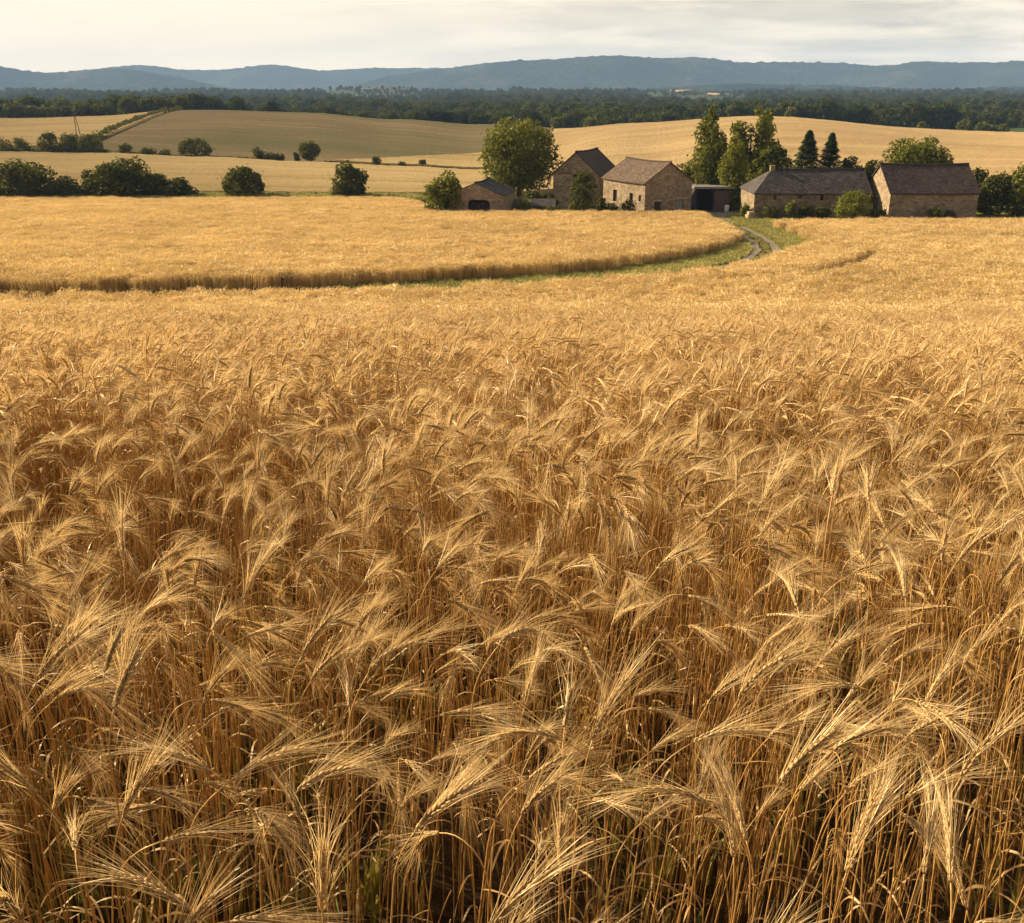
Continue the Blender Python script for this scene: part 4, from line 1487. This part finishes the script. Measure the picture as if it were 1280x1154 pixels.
for k in range(12):
    rg = np.random.default_rng(2900 + k)
    mbx = MB()
    for j in range(3):
        pl = Plant(3000 + 5 * k + j, hs=rg.uniform(0.55, 0.88), th0=R(rg.uniform(2, 18)), lean=R(rg.uniform(0, 7)), lod=1, bare=True)
        pl.merged(mbx, (rotz(rg.uniform(0, 6.28)), np.array([rg.uniform(-0.04, 0.04), rg.uniform(-0.04, 0.04), 0])))
    bare1.append(mbx.mesh('straw_stems', MATS))
src2 = []
for k in range(10):                                    # clumps for the middle distance
    rg = np.random.default_rng(4000 + k)
    mbx = MB()
    for j in range(22):
        pl = Plant(5000 + k * 40 + j, lod=2, leaves=0)
        a = rg.normal(0, 0.9)
        pl.merged(mbx, (rotz(a) * rg.uniform(0.9, 1.06), np.array([rg.uniform(-0.24, 0.24), rg.uniform(-0.24, 0.24), 0])))
    src2.append(mbx.mesh('wheat_clump', MATS))
src3 = []
for k in range(10):                                    # tufts for far parts of the fields
    rg = np.random.default_rng(6000 + k)
    mbx = MB()
    for j in range(46):
        x, y = rg.uniform(-0.45, 0.45, 2)
        hh = rg.uniform(0.80, 1.02)
        az = rg.normal(0, 1.1)
        d = np.array([math.cos(az), math.sin(az), 0])
        nod = rg.uniform(0.0, 0.13)
        base = np.array([x, y, 0.0])
        neck = base + np.array([0, 0, hh - 0.08]) + d * 0.03
        top = neck + d * (0.05 + nod) + np.array([0, 0, 0.09 - nod * 1.1])
        sv = np.cross(d, [0, 0, 1.0]) * math.cos(j) + np.array([0, 0, 0.3]) + d * math.sin(j)
        sv /= np.linalg.norm(sv)
        mbx.strip(np.array([base, base * 0.5 + neck * 0.5 + d * -0.01, neck, top]), np.array([0.006, 0.006, 0.010, 0.002]), sv)
        for q in range(2):
            e = rg.normal(0, 0.05, 3)
            mbx.strip(np.array([neck, top + e, top + d * 0.1 + e * 1.6]), np.array([0.008, 0.007, 0.001]), np.cross(d, [0, 0, 1.0]) * 0.7 + np.array([0, 0, 0.7]))
    src3.append(mbx.mesh('wheat_tuft', [M_CROP]))


def vnoise(x, y, seed, wl):
    rg = np.random.default_rng(seed)
    out = 0
    for k in range(6):
        a = rg.uniform(0, 6.28)
        w = 6.28 / (wl * rg.uniform(0.6, 1.7))
        out = out + np.sin((x * math.cos(a) + y * math.sin(a)) * w + rg.uniform(0, 6.28))
    return out / 2.6


def lie(x, y):
    """height factor and nod direction of the standing crop"""
    hgt = 0.955 + 0.085 * vnoise(x, y, 11, 0.7) + 0.05 * vnoise(x, y, 18, 1.5) + 0.035 * vnoise(x, y, 12, 2.6)
    az = 0.15 + 1.15 * vnoise(x, y, 13, 1.5) + 0.75 * vnoise(x, y, 14, 0.6)
    return hgt, az


def sow(name, sources, y0, y1, dens, half, seed, label, cat, spread=0.55, soft=None, cond=None, zf=1.0, hs=None, near_wide=2.6, bare=(), eared=1.0):
    rg = np.random.default_rng(seed)
    xmax = half * y1 + near_wide
    n = int(2 * xmax * (y1 - y0) * dens)
    x = rg.uniform(-xmax, xmax, n)
    y = rg.uniform(y0, y1, n)
    ok = np.abs(x) < half * np.maximum(y, 0) + near_wide
    if y1 < 15:
        ok &= rg.random(n) < 0.80 + 0.30 * vnoise(x, y, 15, 0.45)
    if soft:
        ok &= rg.random(n) < np.clip((y - y0) / soft[0], 0, 1) * np.clip((y1 - y) / soft[1], 0, 1)
    if cond is not None:
        x, y = x[ok], y[ok]
        ok = cond(x, y)
    x, y = x[ok], y[ok]
    n = len(x)
    hg, az = lie(x, y)
    s = hg * rg.normal(1, 0.05, n) * (zf(x, y) if callable(zf) else zf)
    rot = np.column_stack([0.10 * vnoise(x, y, 16, 1.1) + rg.normal(0, 0.06, n), 0.10 * vnoise(x, y, 17, 1.1) + rg.normal(0, 0.06, n), az + rg.normal(0, spread, n)])
    idx = rg.integers(0, len(sources), n)
    if bare:
        lost = rg.random(n) > eared
        idx[lost] = len(sources) + rg.integers(0, len(bare), int(lost.sum()))
    scatter(name, list(sources) + list(bare), np.column_stack([x, y, H(x, y) - 0.01]), rot, np.column_stack([s, s, s]), idx, label, cat)
    return n


EDGE_TRK = 2.1
def in_near(x, y):
    """near field: this side of the track, right-hand part up to the barns, minus the tramline"""
    d = trk_dist(x, y)
    wig = 0.35 * vnoise(x, y, 21, 4.0) + np.random.default_rng(3).exponential(0.35, len(x)) + 0.3 * np.clip((y - 82) / 12, 0, 1) * vnoise(x, y, 24, 6.0)
    ok = (d < -(1.1 + 0.9 * np.clip((x + 25) / 30, 0, 1) + wig + 2.4 * np.clip((y - 78) / 14, 0, 1))) & (y < 112.5 + 0.8 * vnoise(x, y, 22, 9.0) + np.clip((x - 30) * 0.02, 0, 1))
    # one old tramline curving in front of the barns
    tl = []
    for px_, py_ in ((870, 349), (930, 344), (990, 338), (1040, 331), (1075, 322), (1091, 313), (1084, 306)):
        Ys = np.arange(50, 115, 0.25)
        pts_ = [at(px_, float(Y_), py_) for Y_ in Ys]
        e_ = [abs(p_[2] - h1(p_[0], p_[1]) - 0.92) for p_ in pts_]
        tl.append(pts_[int(np.argmin(e_))][:2])
    tl = np.array(tl)
    tl = resample(tl, 0.6)
    d2 = ((np.column_stack([x, y])[:, None, :] - tl[None]) ** 2).sum(2)
    dd, jj = np.sqrt(d2.min(1)), d2.argmin(1) / len(tl)
    return ok & (dd > 0.86 * np.clip((1 - jj) / 0.3, 0.35, 1) * (0.85 + 0.3 * np.sin(jj * 40) ** 2))


def in_island(x, y):
    d = trk_dist(x, y)
    wig = 0.3 * vnoise(x, y, 23, 5.0)
    far = np.interp(x, [-140, -18, -14, -9, 40], [163, 160, 150, 124.0, 124.0])
    return (d > 2.9 + wig + 2.9 * np.clip((x + 32) / 34, 0, 1) * np.clip((96 - y) / 18, 0, 1) - 0.7 * np.clip((y - 84) / 10, 0, 1)) & (y < far) & (x < 23.5)


ncount = {}
R0 = 1.62
ncount['hi'] = sow('wheat_field', src0, R0, 4.4, 300, 0.66, 31, 'ripe bearded wheat standing behind the front row of stalks', 'wheat field', near_wide=1.9, bare=bare0, eared=0.50)
ncount['beside'] = sow('wheat_field', src1, -1.2, R0, 180, 0.66, 35, 'ripe bearded wheat standing on both sides below the camera', 'wheat field', near_wide=3.2,
                       cond=lambda x, y: (np.abs(x) > 0.50 + 0.40 * np.maximum(y, 0)) | (y < 0.55))
ncount['mid'] = sow('wheat_field', src1, 4.35, 14.5, 260, 0.64, 32, 'ripe bearded wheat nodding in the middle of the near field', 'wheat field', near_wide=2.0, bare=bare1, eared=0.86, soft=(0.01, 2.5))
ncount['clump'] = sow('wheat_field', src2, 11.5, 66, 9.0, 0.64, 33, 'golden wheat covering the far slope of the near field', 'wheat field', spread=0.8, cond=in_near, near_wide=2.0, soft=(2.0, 32))
ncount['tuft'] = sow('wheat_field', src3, 26, 114, 5.5, 0.64, 34, 'golden wheat reaching right up to the barns', 'wheat field', spread=0.8, cond=in_near, near_wide=2, soft=(34, 0.01))
ncount['island'] = sow('wheat_field', src3, 54, 162, 5.0, 0.64, 36, 'golden wheat field behind the curving track left of the farm', 'wheat field', spread=0.8, cond=in_island, near_wide=2, zf=lambda x, y: 1 + 0.14 * np.clip((92 - y) / 20, 0, 1) - 0.06 * np.clip((y - 112) / 10, 0, 1))

# the stalks one can tell apart: the nearest ones, each a thing with its parts
GW = 'wheat stalks at the near edge of the field'
LW = 'golden bearded wheat stalk in the crowded front of the field'


def stalk_meshes(p):
    d = {'stem': p.stem.mesh('stem', M_STEM, True)}
    if p.ear.v:
        d['ear'] = p.ear.mesh('ear', M_EAR, True)
        d['awns'] = p.awns.mesh('awns', M_AWN)
    for k, q in enumerate(p.leaves):
        d['leaf', k] = q.mesh('leaf', M_LEAF, True)
    return d


def stalk(d, loc, rot, s, label):
    o = bpy.data.objects.new('wheat_stalk', None)
    o.empty_display_size = 0.05
    o.location, o.rotation_euler, o.scale = loc, rot, (s, s, s)
    S.collection.objects.link(o)
    tag(o, label, 'wheat stalk', GW)
    e = None
    for key in d:
            nm = key if isinstance(key, str) else key[0]
            c = bpy.data.objects.new(nm, d[key])
            S.collection.objects.link(c)
            c.parent = e if nm == 'awns' else o
            if nm == 'ear':
                e = c
    return o


protos = [stalk_meshes(p) for p in plants0]
protos_bare = [stalk_meshes(Plant(3600 + k, hs=0.62 + 0.03 * (k % 9), th0=R(4 + k), lean=R(1 + k % 6), bare=True, leaves=1 + k % 2)) for k in range(12)]
LB = 'bare golden straw stem without an ear in the crowded front of the field'
# stalks whose ears stand out: (px, py) where the ear begins, way it nods (0 right, 180 left, -90 to the camera)
HERO = [
    (868, 926, 8, 62, 112, 'pale arching ear nodding right against dark stems in the lower right'),
    (976, 982, 10, 28, 58, 'long golden ear leaning up to the right, longest of the lower right'),
    (1150, 872, -78, 66, 90, 'star shaped pale ear facing the viewer near the right edge'),
    (924, 872, 14, 26, 84, 'single ear arching right above the dark gap on the right'),
    (886, 1002, 176, 50, 116, 'brown ear arching left just below the pale arching one'),
    (1196, 962, 20, 24, 82, 'ear bending right close to the right edge, below the star shaped one'),
    (624, 800, 15, 40, 140, 'hooked ear hanging down in the middle of the field'),
    (372, 990, 12, 48, 112, 'pale hooked ear with drooping beard in the lower left middle'),
    (288, 968, 20, 58, 92, 'golden ear arching right over the stems at lower left'),
    (404, 1132, -60, 8, 14, 'upright plump ear with bristles spread like a crown at the bottom left'),
    (606, 1148, 22, 38, 66, 'big ear rising from the bottom edge and pointing right'),
    (1040, 930, 6, 44, 100, 'ear nodding right, between the longest ear and the right edge'),
    (700, 925, 178, 60, 118, 'ear nodding left just right of the middle'),
    (745, 925, 25, 16, 46, 'tall upright ear curving right near the middle'),
    (262, 965, 170, 55, 95, 'ear sweeping left at lower left, back to back with the golden arching one'),
    (45, 845, 28, 36, 62, 'ear with a long sweeping beard pointing right at the left edge'),
    (460, 835, 10, 30, 95, 'hooked pale ear with a wide beard left of the middle'),
    (1060, 1090, 30, 8, 30, 'short upright ear low on the right among bare stems'),
    (45, 990, -150, 24, 40, 'dark brown ear at the left edge seen from behind'),
    (235, 1140, 160, 58, 104, 'ear lying over to the left at the bottom edge'),
]
rg = np.random.default_rng(99)
for k, (px_, py_, azd, t0, t1, lab) in enumerate(HERO):
    hs = 0.93 + 0.02 * rg.normal()
    p = Plant(8000 + k, hs=hs, th0=R(t0), th1=R(t1), lean=R(4), lod=0, ear=rg.uniform(0.1, 0.12), awn=rg.uniform(0.12, 0.15), neck=0.16, leaves=1)
    # find the distance where the sight line meets the ear's foot
    best = None
    for Y_ in np.arange(0.7, 4.5, 0.01):
        x, y, z = at(px_, Y_, py_)
        c, s = math.cos(R(azd)), math.sin(R(azd))
        bx_, by_ = x - c * p.tip[0], y - s * p.tip[0]
        e = abs(h1(bx_, by_) + p.tip[2] - z)
        if best is None or e < best[0]:
            best = (e, bx_, by_)
    _, bx_, by_ = best
    stalk(stalk_meshes(p), (bx_, by_, h1(bx_, by_) - 0.005), (0, 0, R(azd)), 1.0, lab)

cnt, tries = 0, 0
pos = []
rg = np.random.default_rng(101)
while cnt < 280 and tries < 5000:
    tries += 1
    y = rg.uniform(0.5, R0 + 0.02)
    x = rg.uniform(-1, 1) * (0.52 + 0.40 * y)
    if any((x - a) ** 2 + (y - b) ** 2 < 0.030 ** 2 for a, b in pos):
        continue
    pos.append((x, y))
    hg, az = lie(np.array([x]), np.array([y]))
    s = float(hg[0]) * rg.normal(1, 0.05)
    bare_ = rg.random() < 0.42
    stalk(protos_bare[int(rg.integers(0, 12))] if bare_ else protos[int(rg.integers(0, NV))], (x, y, h1(x, y) - 0.01), (rg.normal(0, 0.07), rg.normal(0, 0.07), float(az[0]) + rg.normal(0, 0.9)), s, LB if bare_ else LW)
    cnt += 1
ncount['stalks'] = cnt

# ------------------------------------------------------------------ grass
gs = []
for k in range(8):
    rg = np.random.default_rng(900 + k)
    mbx = MB()
    for j in range(34):
        a = rg.uniform(0, 6.28); r0 = rg.uniform(0, 0.16)
        p0 = np.array([math.cos(a) * r0, math.sin(a) * r0, 0])
        d = np.array([math.cos(a), math.sin(a), 0]) * rg.uniform(0.05, 0.5)
        hh = rg.uniform(0.12, 0.34)
        t = np.linspace(0, 1, 4)
        pp = p0 + d * (hh * t ** 2)[:, None] + np.array([0, 0, 1.0]) * (hh * (t - 0.25 * t * t))[:, None]
        mbx.strip(pp, 0.008 * (1 - 0.6 * t), np.array([-math.sin(a), math.cos(a), 0]))
    gs.append(mbx.mesh('grass_tuft', M_GRASS))


def grass(name, n, x, y, s, seed, label):
    rg = np.random.default_rng(seed)
    n = len(x)
    scatter(name, gs, np.column_stack([x, y, H(x, y)]), np.column_stack([np.zeros(n), np.zeros(n), rg.random(n) * 6.28]),
            np.column_stack([s, s, s]), rg.integers(0, 8, n), label, 'grass')


rg = np.random.default_rng(58)
n = 90
x, y = rg.uniform(-1.6, 1.9, n), rg.uniform(0.8, 4.5, n)
grass('green_weeds', 0, x, y, rg.uniform(0.5, 1.1, n), 7, 'few green weeds growing low between the wheat stems')
rg = np.random.default_rng(55)
n = 48000
i = rg.integers(0, len(TRK), n)
off = rg.uniform(-6.4, 6.6, n)
p = TRK[i] + TN[i] * off[:, None] + rg.normal(0, 0.3, (n, 2))
d = trk_dist(p[:, 0], p[:, 1])
ok = (np.abs(np.abs(d) - 0.85) > 0.42) | ((np.abs(np.abs(d) - 0.85) > 0.2) & (rg.random(n) < 0.15)) | ((p[:, 0] < 6) & (rg.random(n) < 0.4))
ok &= rg.random(n) < np.clip((p[:, 0] + 14) / 18, 0.0, 1)
p = p[ok]; d = d[ok]
s = np.where(np.abs(d) < 0.5, 0.5, np.where(np.abs(d) < 1.4, 0.6, 1.15)) * rg.uniform(0.7, 1.3, len(p))
grass('verge_grass', 0, p[:, 0], p[:, 1], s, 1, 'green and yellow grass on the verges of the farm track')
# rough grass right of the track bend and around the farm
n = 16000
x = rg.uniform(-16, 62, n); y = rg.uniform(112, 131, n)
ok = (y > np.where(x < 22, 124.2, 113.2)) & ~((np.abs(x - 26) < 2.6 + 0.1 * (y - 120)) & (y > 120))
x, y = x[ok], y[ok]
grass('farm_grass', 0, x, y, rg.uniform(0.8, 1.5, len(x)), 2, 'rough grass growing at the foot of the farm walls')
n = 9000
x = rg.uniform(-100, -8, n); y = rg.uniform(160.5, 171.5, n)
grass('hedge_bank_grass', 0, x, y, rg.uniform(2.0, 4.2, n), 3, 'rough dark grass bank along the first left hedgerow')
# ------------------------------------------------------------------ evening haze
m, t, out = new_mat('haze_air')
pv = t.n('ShaderNodeVolumePrincipled', Color=(0.42, 0.64, 1.0), Density=0.000085, Anisotropy=0.0)
t.put(out.inputs['Volume'], pv)
mb = MB()
mb.box(-9000, 9000, -60, 8200, -45, 230)
tag(mb.build('haze', m), 'pale blue evening haze softening the distant hills', 'haze', kind='stuff')
print('COUNTS', ncount)
